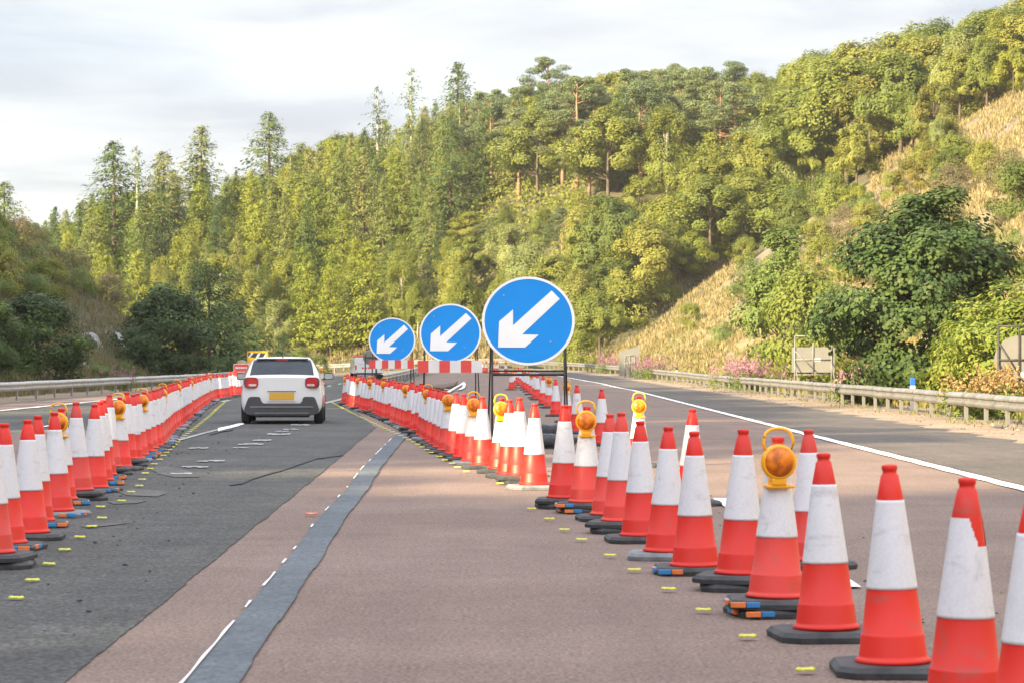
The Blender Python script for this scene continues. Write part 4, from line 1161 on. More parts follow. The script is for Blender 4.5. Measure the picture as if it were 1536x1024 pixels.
def scots_pine(mat, bark, seed, h, rw, z0=.42, ncl=40, per=400, ls=.27):
    global NR
    NR = np.random.default_rng(seed)
    Cs, Ns, As, Ts, Ls = [], [], [], [], []; limbs = []
    for i in range(ncl):
        u = (i + NR.uniform(0, .9)) / ncl; z = h * (z0 + (1 - z0) * u ** .9)
        R_ = rw * (1 - .62 * max(0, u - .45) / .55) * NR.uniform(.25, 1)
        a = NR.uniform(0, 2 * np.pi); c = np.array([math.cos(a) * R_, math.sin(a) * R_, z])
        r = rw * NR.uniform(.22, .42) * (1 - .3 * u); n = int(per * NR.uniform(.7, 1.3))
        d = rnd_dir(n); q = r * NR.uniform(.2, 1, n) ** .5
        p = c + d * q[:, None] * np.array([1, 1, .52])
        nn = d * .5 + rnd_dir(n) * .6 + np.array([0, 0, .75])
        Cs.append(p); Ns.append(nn); As.append(rnd_dir(n) + np.array([0, 0, .5])); Ts.append(np.clip(NR.normal(.5, .22, n) + d[:, 2] * .15, 0, 1)); Ls.append(ls * NR.uniform(.6, 1.25, n))
        limbs.append(((0, 0, z - .12 * h * NR.uniform(.5, 1)), tuple(c), .07))
    L = np.concatenate(Ls)
    crown = leaf_mesh('crown', np.concatenate(Cs), np.concatenate(Ns), np.concatenate(As), L, L * .42, np.concatenate(Ts), mat)
    return crown, trunk_mb(h * .96, h * .017, seed, limbs, .03).mesh('trunk', bark)

SP = {}
SP['spruce'] = [conifer('spruce', M['spruce'], M['bark'], 21 + i, 15, rw, ragged=rg, droop=dr, gap=gp) for i, (rw, rg, dr, gp) in enumerate([(3.0, .22, .38, .0), (2.6, .3, .3, .1), (3.4, .2, .45, .05)])]
SP['bare_spruce'] = [conifer('spruce', M['spruce'], M['pale_bark'], 31 + i, 16, 2.1, z0=.2, ragged=.5, per=5, spray=6, droop=.25, gap=.35, whorl=.6) for i in range(2)]
SP['larch'] = [conifer('larch', M['larch'], M['bark'], 41 + i, 12, 2.5, per=7, spray=9, ls=.46, lw=.45, droop=.12, ragged=.3, power=.7) for i in range(2)]
SP['pine'] = [scots_pine(M['pine'], M['pine_bark'], 51 + i, 13.5, 3.6, z0=z0) for i, z0 in enumerate((.36, .26, .5))]
SP['birch'] = [broadleaf('birch', M['birch'], M['pale_bark'], 61 + i, 9.5, 2.5, z0=-.04, ncl=38, per=150, ls=.30, lw=.5, squash=1.15, rc=.36, droop=1.2, trunk_r=.10, top=.4) for i in range(3)]
SP['broad'] = [broadleaf('broad', M['broad'], M['bark'], 71 + i, 10.5, 4.1, z0=.12, ncl=36, per=150, ls=.42, lw=.62, squash=.72, rc=.30) for i in range(3)]
SP['willow'] = [broadleaf('willow', M['willow'], M['bark'], 81 + i, 8.5, 3.2, z0=.06, ncl=34, per=150, ls=.36, lw=.34, squash=.95, rc=.30, droop=-.6) for i in range(2)]
SP['gold'] = [broadleaf('gold', M['gold'], M['bark'], 86, 6.5, 2.7, z0=.04, ncl=26, per=150, ls=.32, rc=.34)]
SP['autumn'] = [broadleaf('autumn', M['autumn'], M['bark'], 88, 7.5, 2.8, z0=.10, ncl=24, per=130, ls=.32, rc=.28)]
SP['bush'] = [broadleaf('bush', M['broad'], M['bark'], 91 + i, 3.6, 2.2, z0=-.1, ncl=26, per=330, ls=.15, rc=.36, trunk_r=.05) for i in range(2)]
SP['heath'] = [broadleaf('heath', M['heath'], M['bark'], 94 + i, 2.6, 1.7, z0=-.1, ncl=20, per=320, ls=.15, lw=.28, rc=.4, droop=-1.5, trunk_r=.04) for i in range(2)]
SP['scrub'] = [broadleaf('scrub', M['scrub'], M['bark'], 97 + i, 3.4, 2.3, z0=-.1, ncl=26, per=320, ls=.15, lw=.34, rc=.36, trunk_r=.05) for i in range(2)]
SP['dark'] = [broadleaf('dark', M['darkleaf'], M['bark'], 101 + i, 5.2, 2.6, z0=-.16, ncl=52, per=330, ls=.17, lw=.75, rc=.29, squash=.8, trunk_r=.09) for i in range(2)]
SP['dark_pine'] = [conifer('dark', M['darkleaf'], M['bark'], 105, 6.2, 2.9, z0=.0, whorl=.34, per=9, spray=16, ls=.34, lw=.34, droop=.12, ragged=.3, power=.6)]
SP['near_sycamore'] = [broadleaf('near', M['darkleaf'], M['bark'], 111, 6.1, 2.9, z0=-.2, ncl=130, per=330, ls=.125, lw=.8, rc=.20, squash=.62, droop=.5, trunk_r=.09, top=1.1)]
SP['near_ash'] = [broadleaf('ash', M['heath'], M['bark'], 113, 6.0, 1.55, z0=-.05, ncl=52, per=260, ls=.16, lw=.45, rc=.30, squash=.8, droop=.6, trunk_r=.05)]
SP['near_elder'] = [broadleaf('elder', M['elder'], M['bark'], 115, 3.4, 1.6, z0=.0, ncl=30, per=300, ls=.15, lw=.42, rc=.32, droop=.2, trunk_r=.05)]
NAME = {'spruce': ('spruce_tree', 'dark green spruce', 'tree'), 'bare_spruce': ('spruce_tree', 'thin ragged spruce', 'tree'), 'larch': ('larch_tree', 'yellow-green larch', 'tree'), 'pine': ('pine_tree', 'blue-green pine', 'tree'),
        'birch': ('birch_tree', 'soft olive birch', 'tree'), 'broad': ('broadleaf_tree', 'round olive tree', 'tree'), 'willow': ('willow_tree', 'silvery willow', 'tree'), 'gold': ('broadleaf_tree', 'golden green tree', 'tree'),
        'autumn': ('rowan_tree', 'yellowing rowan tree', 'tree'), 'bush': ('bush', 'olive bush', 'bush'), 'heath': ('broom_bush', 'bright green broom', 'bush'), 'scrub': ('scrub_bush', 'brownish scrub bush', 'bush'),
        'dark': ('dark_bush', 'dark leafy bush', 'bush'), 'dark_pine': ('spruce_tree', 'dark feathery fir', 'tree')}
BASEH = {'spruce': 15, 'bare_spruce': 16, 'larch': 12, 'pine': 13.5, 'birch': 9.5, 'broad': 10.5, 'willow': 8.5, 'gold': 6.5, 'autumn': 7.5, 'bush': 3.6, 'heath': 2.6, 'scrub': 3.4, 'dark': 5.2, 'dark_pine': 6.2, 'near_sycamore': 6.1, 'near_ash': 6.0, 'near_elder': 3.4}
PLANTED = []
def plant(kind, x, y, s=1.0, rz=None, label=None, group=None, sx=1.0, name=None):
    crown, trunk = R.choice(SP[kind])
    z = float(ter(x, y)) - .12
    rz = R.uniform(0, 6.28) if rz is None else rz
    nm, desc, cat = NAME.get(kind, (name, '', 'tree'))
    t = thing(name or nm, label, cat, (x, y, z), rz, group)
    t.scale = (s * sx, s * sx, s)
    link('trunk', trunk, t); link('crown', crown, t)
    if label is None: PLANTED.append((t, kind, desc, group, BASEH[kind] * s))
    return t
def plant_px(kind, px, py, hpx, label=None, y0=20, y1=460, **k):
    """stand a plant on the land where the sight line through its foot meets it"""
    p = on_land(px, py, y0, y1)
    if p is None: return None
    return plant(kind, p[0], p[1], hpx * p[1] / F / BASEH[kind], label=label, **k)

# ------------------------------------------------------------------ the wood beyond the bend
def skyline(px):    # where the tree tops meet the sky in the photograph
    return float(np.interp(px, [-60, 0, 60, 150, 200, 300, 360, 450, 560, 620, 690, 760, 830, 900, 1000, 1060, 1150, 1220, 1290, 1340, 1420, 1490, 1620], [300, 300, 310, 258, 255, 225, 240, 195, 165, 150, 125, 130, 108, 100, 92, 96, 85, 78, 62, 50, 30, 2, -30]))
pts = []
def free(x, y, d):
    return all((x - a) ** 2 + ((y - b2) * .8) ** 2 > d * d for a, b2 in pts)
MAXF = 380
# landmark trees on the skyline first
LAND = [('spruce', 302, 330, 187, 'dark solitary spruce poking above the skyline over the shaded bank'),
        ('bare_spruce', 566, 338, 128, 'slim spruce with bare pale stem on skyline over the two small arrow signs'),
        ('bare_spruce', 617, 338, 100, 'tallest ragged spruce with a pale bare trunk on the skyline'),
        ('spruce', 686, 340, 92, 'dense pointed spruce topping the skyline above the middle arrow sign'),
        ('bare_spruce', 205, 320, 218, 'pale-stemmed thin spruce, the middle one of three above the shaded bank'),
        ('spruce', 170, 322, 208, 'ragged dark spruce at the head of three above the shaded bank'),
        ('spruce', 245, 322, 224, 'short pointed spruce last of three above the shaded bank'),
        ('spruce', 6, 318, 270, 'small dark spruce on the skyline where the frame cuts it off'),
        ('spruce', 404, 336, 165, 'pointed spruce on the skyline above the white car'),
        ('pine', 822, 338, 86, 'crooked dark pine pair crown rising above the skyline'),
        ('pine', 985, 286, 160, 'Scots pine with tall bare reddish trunk at the dark gap in the wood'),
        ('pine', 1003, 288, 172, 'Scots pine leaning beside the tall bare red trunk'),
        ('pine', 935, 290, 190, 'Scots pine with thin dark trunk before the dark gap')]
for kind, px, dist, topy, lab in LAND:
    x = at_depth(px, dist); z = float(ter(x, dist)); ztop = H + (HY - topy) * dist / F
    s = max(.5, (ztop - z) / BASEH[kind]); s = min(s, 1.6)
    plant(kind, x, dist, s, label=lab, group='landmark trees in the wood', sx=(1.55 if kind == 'spruce' else 1.2) / max(1, s ** .3)); pts.append((x, dist))
def forest_kind(px, py, frac):
    """which tree grows where on the hill; frac 0 = foot of the wood, 1 = crest"""
    r = R.random()
    if px < 60: return R.choice(['larch', 'birch', 'broad', 'birch'])
    if frac < .34:
        if px < 420: return R.choice(['birch', 'birch', 'gold', 'larch', 'birch', 'willow'])
        if px < 560: return R.choice(['larch', 'larch', 'birch', 'birch'])
        if px < 900: return R.choice(['birch', 'birch', 'birch', 'willow', 'birch', 'broad'])
        return R.choice(['broad', 'birch', 'gold', 'bush', 'broad'])
    if px < 420: return R.choice(['spruce', 'spruce', 'larch', 'birch', 'spruce', 'larch']) if frac < .7 else R.choice(['spruce', 'larch', 'larch', 'broad', 'spruce'])
    if px < 700: return R.choice(['spruce', 'larch', 'spruce', 'spruce', 'birch']) if frac < .75 else R.choice(['spruce', 'larch', 'broad', 'spruce', 'bare_spruce'])
    if px < 1130:
        if frac < .5: return R.choice(['birch', 'pine', 'birch', 'broad'])
        return R.choice(['pine', 'pine', 'pine', 'larch', 'spruce', 'broad'])
    return R.choice(['broad', 'broad', 'willow', 'broad', 'autumn', 'birch'])
def low_line(px): return float(np.interp(px, [-60, 60, 250, 420, 560, 700, 870, 960, 1015, 1045, 1090, 1700], [330, 330, 300, 330, 330, 305, 268, 292, 300, 230, 0, 0]))
tries = 0
cand = []
while len(cand) < MAXF and tries < 60000:
    tries += 1
    y = 262 + 95 * R.random(); px = R.uniform(-70, 1610); x = at_depth(px, y)
    w = y - float(np.interp(x, _fx, _fy)); u = x - (max(float(barR(min(y, 232))), 3.8) + 2.3)
    if w < 7: continue
    z = float(ter(x, y)); gpx, gpy = proj(x, y, z)
    if gpy < -20: continue
    d = 3.5 if w < 35 else 4.2
    if not free(x, y, d): continue
    # the dark gap with the red trunks stays open in front
    if 920 < px < 1030 and 285 < gpy < 330: continue
    frac = min(1, w / 62)
    pts.append((x, y)); cand.append((x, y, px, gpy, frac, z))
for x, y, px, gpy, frac, z in sorted(cand, key=lambda c: c[1]):
    k = forest_kind(px, gpy, frac)
    s = R.uniform(.62, .95) if frac < .6 else R.uniform(.75, 1.1)
    if px > 1150: s *= 1.3
    # crowns stop about where the skyline of the wood lies
    ztop = H + (HY - skyline(px) - R.uniform(4, 40)) * y / F
    if (px < 700 and frac < .40) or (px >= 700 and gpy > low_line(px) + 30): ztop = min(ztop, H + (HY - max(skyline(px), low_line(px)) - R.uniform(0, 45)) * y / F)
    lim = (ztop - z) / BASEH[k]
    if k == 'broad' and px > 1200: lim *= 1.2
    if s > lim: s = lim * R.uniform(.9, 1.0)
    if s < .28: continue
    plant(k, x, y, s, group='trees of the wood on the hill', sx=R.uniform(.95, 1.2) * (min(1.6, (.6 / s) ** .6) if s < .6 else 1))
# the wood also comes down over the end of the cutting
def cut_line(px): return float(np.interp(px, [780, 860, 905, 1010, 1120, 1230, 1340, 1440, 1536, 1620], [556, 552, 530, 455, 390, 320, 250, 195, 140, 90]))
n = 0
for _ in range(30000):
    if n >= 105: break
    y = R.uniform(200, 268); px = R.uniform(820, 1600); x = at_depth(px, y)
    if x < 3.2 or float(hill(x, y)) < 1.0: continue
    z = float(ter(x, y)); gpx, gpy = proj(x, y, z)
    if gpy > cut_line(px) - 8 or gpy < 10 or not free(x, y, 3.4): continue
    if 915 < px < 1035 and 285 < gpy < 345: continue
    k = R.choice(['broad', 'birch', 'gold', 'bush', 'broad', 'birch']) if gpy > 300 else R.choice(['pine', 'pine', 'broad', 'pine']) if px < 1140 else R.choice(['broad', 'broad', 'willow', 'broad', 'autumn', 'birch'])
    s = R.uniform(.55, .9) if px < 1130 else R.uniform(.9, 1.45); lim = (H + (HY - max(skyline(px), low_line(px) if gpy > low_line(px) + 30 else 0) - R.uniform(4, 40)) * y / F - z) / BASEH[k]
    s = min(s, lim)
    if s < .25: continue
    pts.append((x, y)); n += 1
    plant(k, x, y, s, group='trees of the wood on the hill', sx=R.uniform(.95, 1.25) * (min(1.8, (.8 / s) ** .7) if s < .8 else 1))
def fill(n, px0, px1, y0, y1, kinds, s0, s1, gy0, gy1, d):
    for _ in range(6000):
        if n <= 0: break
        y = R.uniform(y0, y1); px = R.uniform(px0, px1); x = at_depth(px, y); z = float(ter(x, y)); gpx, gpy = proj(x, y, z)
        if not gy0 < gpy < gy1 or not free(x, y, d) or z < 2 or gpy > cut_line(px) - 8: continue
        k = R.choice(kinds); lim = (H + (HY - skyline(px) - R.uniform(0, 38)) * y / F - z) / BASEH[k]
        s = min(R.uniform(s0, s1), lim * (1.22 if k == 'broad' and px > 1200 else 1.0))
        if s < .3: continue
        pts.append((x, y)); n -= 1
        plant(k, x, y, s, group='trees of the wood on the hill', sx=R.uniform(.95, 1.25) * (min(1.8, (.8 / s) ** .7) if s < .8 else 1))
fill(26, 1220, 1615, 262, 340, ['broad', 'broad', 'broad', 'birch'], 1.35, 2.0, -60, 330, 4.6)
fill(60, 690, 1140, 276, 338, ['pine', 'pine', 'pine', 'spruce', 'pine', 'broad'], .6, .95, 100, 310, 2.9)
fill(34, 1130, 1610, 255, 345, ['broad', 'broad', 'willow', 'broad', 'birch', 'autumn'], .9, 1.45, -10, 300, 4.0)
fill(16, 1310, 1460, 200, 300, ['broad', 'autumn', 'bush', 'gold', 'bush'], .5, .9, 100, 330, 2.6)
fill(30, 870, 1060, 262, 300, ['bush', 'bush', 'birch', 'scrub'], .8, 1.2, 250, 320, 2.6)
fill(30, 120, 700, 290, 340, ['spruce', 'spruce', 'larch', 'spruce', 'broad'], .7, 1.1, 200, 430, 3.4)
# ------------------------------------------------------------------ shrubs and trees on the right-hand cutting
CUT = [  # kind, foot x, foot y, height in photo px, search from depth
 ('broad', 900, 545, 110, 205), ('bush', 935, 500, 80, 205), ('broad', 965, 480, 150, 205), ('bush', 880, 520, 90, 205), ('broad', 915, 440, 150, 210), ('gold', 1005, 400, 110, 210), ('broad', 1000, 420, 90, 205),
 ('bush', 990, 455, 60, 205), ('birch', 1045, 385, 130, 215), ('larch', 1080, 388, 82, 205), ('gold', 1125, 345, 60, 205), ('broad', 1060, 345, 120, 225), ('willow', 1140, 320, 130, 225), ('willow', 1180, 285, 110, 230),
 ('broad', 1110, 330, 90, 220), ('broad', 1240, 300, 100, 215), ('broad', 1285, 290, 108, 200), ('bush', 1255, 330, 70, 200), ('autumn', 1400, 235, 120, 205), ('broad', 1370, 245, 110, 215), ('gold', 1430, 262, 60, 190),
 ('gold', 1520, 150, 80, 215), ('broad', 1480, 165, 110, 225), ('broad', 1440, 190, 120, 230), ('bush', 1385, 262, 50, 190), ('broad', 1330, 200, 150, 240), ('broad', 1395, 150, 130, 250), ('broad', 1260, 225, 150, 250), ('broad', 1500, 100, 140, 250),
 ('bush', 1037, 492, 38, 150), ('heath', 1085, 520, 40, 150), ('bush', 1340, 300, 45, 170), ('bush', 1300, 345, 45, 160), ('bush', 1190, 345, 60, 195), ('bush', 1480, 270, 60, 140), ('scrub', 1510, 290, 70, 120), ('bush', 1525, 330, 90, 110), ('scrub', 1435, 300, 60, 140),
 ('bush', 1120, 395, 40, 180), ('heath', 1165, 440, 60, 150), ('scrub', 1150, 360, 60, 195), ('bush', 870, 555, 60, 210)]
for _ in range(400):
    if len(CUT) > 84: break
    px = R.uniform(1120, 1560); py = R.uniform(190, 500)
    if py < cut_line(px) - 5 or (px < 1240 and py > 470): continue
    if 1255 < px < 1345 and 215 < py < 300: continue
    if px > 1440 and py < 272: continue
    if px > 1230 and py < 330: CUT.append((R.choice(['broad', 'autumn', 'gold', 'bush', 'willow']), px, py, R.uniform(45, 95), 120)); continue
    CUT.append((R.choice(['bush', 'bush', 'heath', 'scrub', 'broad', 'gold']), px, py, R.uniform(28, 70), 100))
for kind, px, py, hp, d0 in CUT:
    plant_px(kind, px, py, hp, y0=d0, y1=330, group='shrubs and trees on the grassy cutting')
def near(kind, px, py, y, hpx, sx, label, name, rz=0.3):
    x = at_depth(px, y); s = hpx * y / F / BASEH[kind]
    t = plant(kind, x, y, s, rz, label, 'roadside shrubs by the right-hand barrier', sx, name)
    return t
near('near_sycamore', 1392, 606, 88, 345, 1.08, 'big dark green sycamore spreading over the barrier between the two sign backs', 'sycamore_tree')
near('near_ash', 1168, 560, 135, 250, 1.0, 'tall slim ash with pale stem rising from the cutting by the rectangular sign back', 'ash_tree')
near('bush', 1215, 560, 122, 185, .8, 'bushy green shrub growing behind the rectangular sign back', 'bush')
near('near_elder', 1478, 590, 76, 165, 1.15, 'yellow-green elder with feathery leaves between the sycamore and round sign back', 'elder_bush')
near('near_elder', 1540, 590, 74, 190, 1.2, 'yellow-green elder behind the round sign back', 'elder_bush', 1.7)
near('scrub', 1325, 585, 91, 90, 1.0, 'low brownish bramble at the foot of the dark sycamore', 'bramble_bush')
# ------------------------------------------------------------------ shaded bank on the left
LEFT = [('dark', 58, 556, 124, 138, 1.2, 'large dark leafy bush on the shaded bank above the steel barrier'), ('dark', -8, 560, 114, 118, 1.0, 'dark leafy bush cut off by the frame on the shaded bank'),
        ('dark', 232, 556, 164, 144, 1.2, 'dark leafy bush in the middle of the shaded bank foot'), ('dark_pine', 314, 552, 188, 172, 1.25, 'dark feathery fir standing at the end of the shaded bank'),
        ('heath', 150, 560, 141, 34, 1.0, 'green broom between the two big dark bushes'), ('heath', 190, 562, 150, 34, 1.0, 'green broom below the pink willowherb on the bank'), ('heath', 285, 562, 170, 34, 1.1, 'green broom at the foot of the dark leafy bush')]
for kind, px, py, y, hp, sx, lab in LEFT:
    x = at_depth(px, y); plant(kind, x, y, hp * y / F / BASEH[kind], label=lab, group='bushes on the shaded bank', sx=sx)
n = 0; lpts = []
for _ in range(4000):
    if n >= 66: break
    y = R.uniform(105, 196); px = R.uniform(-40, 400); x = at_depth(px, y)
    if x > -22.5 or x < -46: continue
    z = float(ter(x, y)); gp = proj(x, y, z)[1]
    if any((x - a) ** 2 + (y - b2) ** 2 < 7.5 for a, b2 in lpts) or gp > 462: continue
    lpts.append((x, y)); n += 1
    k = R.choice(['scrub', 'scrub', 'heath', 'heath', 'heath', 'bush']) if gp < 500 else R.choice(['heath', 'heath', 'scrub', 'dark'])
    plant(k, x, y, R.uniform(.55, 1.0) * (.7 if k == 'dark' else 1) * (.5 if gp > 490 else 1), group='scrub on the shaded bank')
for i, (px, py, hp) in enumerate(((352, 556, 60), (375, 556, 48), (340, 556, 85), (420, 556, 36), (450, 557, 44), (400, 556, 60), (480, 556, 30))):
    y = 200 + i * 8; x = at_depth(px, y); plant(R.choice(['heath', 'bush', 'dark_pine']), x, y, hp * y / F / 3.2 * (.55 if i % 3 == 2 else .9), group='scrub on the shaded bank')
# trees along the crest of the bank, behind and beside the camera: they shade the road
for i, y in enumerate(list(range(-90, -22, 5)) + list(range(-20, -6, 4)) + list(range(-2, 168, 5))):
    s = .85 if -21 < y < -5 else 1.38
    s *= R.uniform(.9, 1.1); x = -48 + R.uniform(-1.5, 1.5)
    plant('broad', x, y, s, label=None, group='trees along the crest of the bank')

# ------------------------------------------------------------------ rocks, grass and flowers
for px, py, y, s, lab in ((140, 515, 118, 1.1, 'tilted grey rock slab on the bank beside the largest dark bush'), (176, 512, 124, 1.0, 'smaller pale rock slab above the broom on the bank'), (40, 530, 112, .7, 'half-hidden grey rock low between the dark bushes'), (128, 555, 115, .6, 'low grey rock at the barrier end of the bank')):
    p = on_land(px, py, 100, 200)
    if not p: continue
    b = bmesh.new(); bmesh.ops.create_icosphere(b, subdivisions=3, radius=1)
    m = MB(); vs = []
    for v in b.verts:
        q = v.co; f = 1 + .22 * math.sin(q.x * 4 + q.z * 3) + .14 * math.sin(q.y * 7 + q.x * 5) + .08 * math.sin(q.z * 13)
        vs.append((q.x * .75 * s * f, q.y * 1.5 * s * f, q.z * .32 * s * f))
    m.add(vs, [[v.index for v in f.verts] for f in b.faces]); b.free()
    o = m.build('rock', M['rock'], None, (p[0], p[1], float(ter(*p)) + .1)); o.rotation_euler = (.1, .62, .2); tag(o, lab, 'rock')
def blades(name, P, hgt, wid, mat, tintv=None, per=5, spread=.16):
    n = len(P); C = np.repeat(P, per, 0) + NR.normal(0, spread, (n * per, 3)) * np.array([1, 1, 0])
    hh = hgt * NR.uniform(.55, 1.3, n * per)
    A = np.stack([NR.normal(0, .28, n * per), NR.normal(0, .28, n * per), np.ones(n * per)], 1)
    Nn = rnd_dir(n * per) * np.array([1, 1, .2])
    C[:, 2] += hh * .42
    return leaf_mesh(name, C, Nn, A, hh, wid * NR.uniform(.6, 1.5, n * per), NR.uniform(0, 1, n * per), mat)
NR = np.random.default_rng(5)
def scatter(n, x0, x1, y0, y1, cond):
    X = NR.uniform(x0, x1, n); Y = y0 + (y1 - y0) * NR.uniform(0, 1, n); k = cond(X, Y); X, Y = X[k], Y[k]
    return np.stack([X, Y, ter(X, Y)], 1)
uR = lambda X, Y: X - (np.maximum(barR(np.minimum(Y, 232)), 3.8) + 2.3)
G1 = scatter(84000, 5, 62, 45, 262, lambda X, Y: (uR(X, Y) > .6) & (uR(X, Y) < 62) & (np.sin(X * .35 + Y * .21) + np.sin(X * .9 - Y * .33) + NR.normal(0, .6, len(X)) > -.35) & (X / Y < .30) & ((Y < 205) | (uR(X, Y) < 15) | (X / Y > .135)))
tag(link('dry_grass', blades('dry_grass', G1, .50, .085, M['drygrass'])), kind='stuff')
G2 = scatter(26000, 5, 34, 45, 250, lambda X, Y: (uR(X, Y) > -.9) & (uR(X, Y) < 5 + 2 * np.sin(Y * .3)) & (X / Y < .21))
G2b = scatter(3000, 9, 14, 30, 200, lambda X, Y: (np.abs(X - barR(Y)) < .9) & (np.sin(Y * .55) + np.sin(Y * 1.9 + X) + NR.normal(0, .5, len(X)) > .7))
tag(link('grass', blades('grass', G2, .38, .055, M['greengrass'])), kind='stuff')
tag(link('verge_grass', blades('verge_grass', G2b, .14, .03, M['greengrass'], per=4)), kind='stuff')
G3 = scatter(42000, -58, -19.5, 40, 200, lambda X, Y: (X < -19.8) & (X / Y > -.55))
tag(link('bank_grass', blades('bank_grass', G3, .5, .06, M['scrub'], per=4)), kind='stuff')
G4 = scatter(16000, -60, 30, 262, 292, lambda X, Y: (Y - np.interp(X, _fx, _fy) > 3) & (Y - np.interp(X, _fx, _fy) < 14))
tag(link('far_grass', blades('far_grass', G4, .7, .12, M['drygrass'])), kind='stuff')
G5 = scatter(150000, -85, 75, 262, 352, lambda X, Y: (Y - np.interp(X, _fx, _fy) > 8) & (np.abs(X / Y) < .21) & ((X < 8) | (uR(X, Y) > 12)))
hh = NR.uniform(.1, 2.2, len(G5)) ** 1.2 * (.6 + .4 * np.sin(G5[:, 0] * .5) * np.cos(G5[:, 1] * .43)); G5[:, 2] += hh
tag(link('undergrowth', leaf_mesh('undergrowth', G5, rnd_dir(len(G5)) + np.array([-.2, -.3, .6]), rnd_dir(len(G5)), .46, .30, NR.uniform(0, 1, len(G5)), M['broad'])), kind='stuff')
# tall bank edge under the wood on the far side, over the barrier; willowherb spikes
def willowherb(px, py, y, w, h, n, label, mat='pink'):
    x0 = at_depth(px, y); t = thing('willowherb', label, 'flowers', (x0, y, float(ter(x0, y))), 0, 'willowherb clumps')
    Cs, As, Ls = [], [], []; gC = []
    for _ in range(n):
        x = NR.normal(0, w * .4); yy = NR.normal(0, w * .5); z = float(ter(x0 + x, y + yy)) - float(ter(x0, y)); hh = h * NR.uniform(.65, 1.15)
        k = 26; s = NR.uniform(.5, 1, k); r = .075 * (1.08 - s) + .02; a = NR.uniform(0, 6.28, k)
        Cs.append(np.stack([x + r * np.cos(a) * 1.5, yy + r * np.sin(a) * 1.5, z + s * hh], 1))
        k2 = 26; s2 = NR.uniform(0.05, .62, k2); a = NR.uniform(0, 6.28, k2)
        gC.append(np.stack([x + .13 * np.cos(a), yy + .13 * np.sin(a), z + s2 * hh], 1))
    C = np.concatenate(Cs); G = np.concatenate(gC)
    link('blossom', leaf_mesh('blossom', C, rnd_dir(len(C)), rnd_dir(len(C)), .085, .06, NR.uniform(0, 1, len(C)), M[mat]), t)
    link('leaves', leaf_mesh('leaves', G, rnd_dir(len(G)) + np.array([0, 0, .5]), rnd_dir(len(G)), .17, .045, NR.uniform(0, 1, len(G)), M['heath']), t)
for a in [(1135, 548, 128, 1.7, 1.55, 95, 'tall pink willowherb clump below the slim ash'), (1105, 548, 140, 1.5, 1.4, 60, 'pale pink willowherb beside the small green shrub under the cutting'), (978, 540, 178, 1.8, 1.45, 75, 'pink willowherb beyond the slanted sign back'),
          (918, 540, 205, 2.0, 1.5, 60, 'pink willowherb under the olive trees at the cutting end'), (183, 556, 126, .8, 1.1, 22, 'pink willowherb on the shaded bank among green broom'), (1285, 570, 90, 1.1, 1.2, 40, 'pink willowherb between the sign back and the dark sycamore'), (1300, 560, 92, .8, 1.3, 26, 'reddish willowherb gone to seed at the sycamore')]:
    willowherb(*a)
willowherb(1512, 580, 66.5, .9, 1.25, 60, 'rusty seeding willowherb below the round sign back', 'rust')
willowherb(1462, 585, 66.5, .8, 1.1, 40, 'rusty seeding willowherb below the yellow-green elder', 'rust')
# the banks and the wood go on past both sides of the picture
R2 = random.Random(99); n = 0; epts = []
for _ in range(9000):
    if n >= 100: break
    side = n % 5
    if side in (0, 1): y = R2.uniform(45, 185); x = R2.uniform(-52, -23); ks = ['scrub', 'heath', 'scrub', 'heath', 'bush', 'dark']
    elif side == 2: y = R2.uniform(45, 150); x = R2.uniform(14, 45); ks = ['bush', 'heath', 'bush', 'scrub', 'gold']
    else: y = R2.uniform(270, 345); x = R2.choice([R2.uniform(-130, -62), R2.uniform(70, 125)]); ks = ['broad', 'birch', 'larch', 'spruce', 'birch']
    px = CX + F * x / y
    if -70 < px < 1610 or px < -1500 or px > 2600 or any((x - a) ** 2 + (y - b2) ** 2 < 9 for a, b2 in epts): continue
    epts.append((x, y)); n += 1
    plant(R2.choice(ks), x, y, R2.uniform(.6, 1.0), group='trees and shrubs past the picture edges')
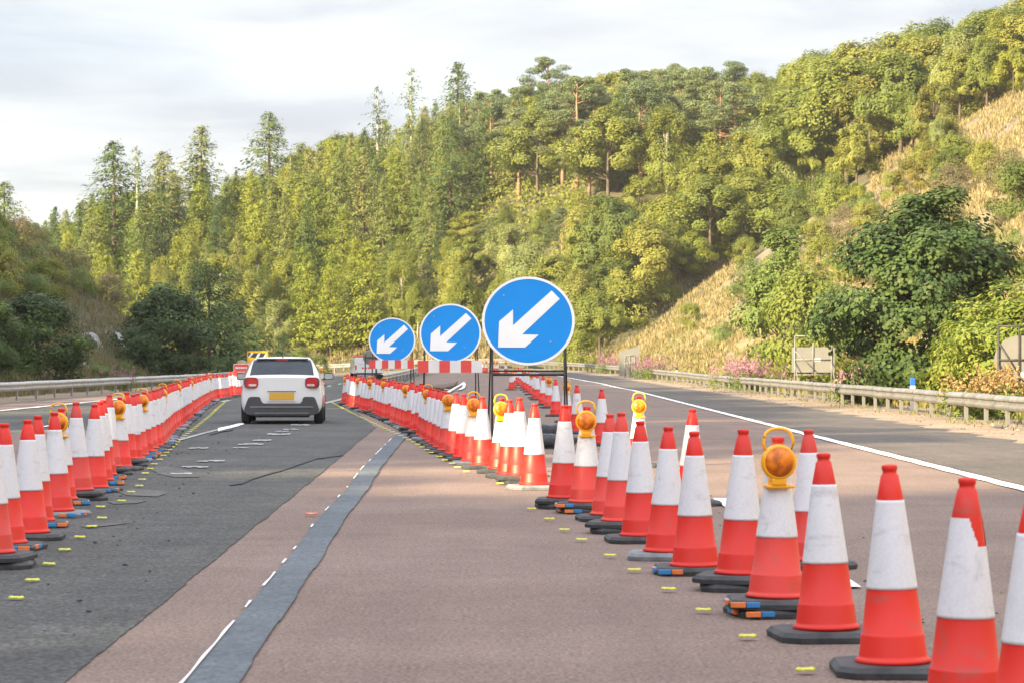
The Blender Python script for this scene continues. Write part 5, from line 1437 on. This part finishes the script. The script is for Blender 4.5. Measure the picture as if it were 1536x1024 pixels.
# ------------------------------------------------------------------ a label that singles out every tree
def mark(px):
    for lim, s in ((60, 'the frame-cut dark bush'), (200, 'the largest dark bush'), (330, 'the dark fir'), (500, 'the white car'), (640, 'the smallest arrow sign'), (725, 'the middle arrow sign'), (862, 'the largest arrow sign'), (1000, 'the slanted sign back'), (1120, 'the pink willowherb'), (1260, 'the rectangular sign back'), (1440, 'the dark sycamore'), (9999, 'the round sign back')):
        if px < lim: return s
cells = {}
for t, kind, desc, grp, hh in PLANTED:
    x, y, z = t.location; px, py = proj(x, y, z + hh * .75)
    if grp == 'trees and shrubs past the picture edges' or (grp != 'trees along the crest of the bank' and not -12 < px < 1548): t['label'] = f'{desc} standing past the edge of the picture'; t['group'] = f'each {desc} past the picture edges'; continue
    if grp == 'trees along the crest of the bank': key = ('leafy tree', 'on the crest of the shaded bank beside the road')
    else:
        tier = 'low in' if py > 400 else 'midway up' if py > 270 else 'high in'
        if grp == 'scrub on the shaded bank': key = (desc, ('low on' if py > 480 else 'halfway up' if py > 400 else 'high on') + ' the bank above ' + mark(px))
        elif grp.startswith('shrubs and trees'): key = (desc, ('low on' if py > 400 else 'midway up' if py > 270 else 'high on') + ' the cutting above ' + mark(px))
        else: key = (desc, f'{tier} the wood over ' + mark(px))
    cells.setdefault(key, []).append((px, t))
for (desc, where), lst in cells.items():
    lst.sort(key=lambda q: q[0])
    for i, (px, t) in enumerate(lst):
        t['label'] = f'{desc} {where}' if len(lst) == 1 else f'{nth(i + 1)} {desc} from the left, {where}'

from collections import Counter
print('COUNT', Counter(k for _, k, *_ in PLANTED), len(cand))
# ------------------------------------------------------------------ the evening air
m, nt, b = new_mat('haze')
nt.nodes.remove(b)
pv = nd(nt, 'ShaderNodeVolumePrincipled'); pv.inputs['Color'].default_value = (.96, .94, .88, 1); pv.inputs['Density'].default_value = .00018; pv.inputs['Anisotropy'].default_value = .2
nt.links.new(pv.outputs[0], nt.nodes['Material Output'].inputs['Volume'])
hb = MB(); hb.box(-800, 800, -260, 3700, -3, 74)
tag(hb.build('haze', m), kind='stuff')
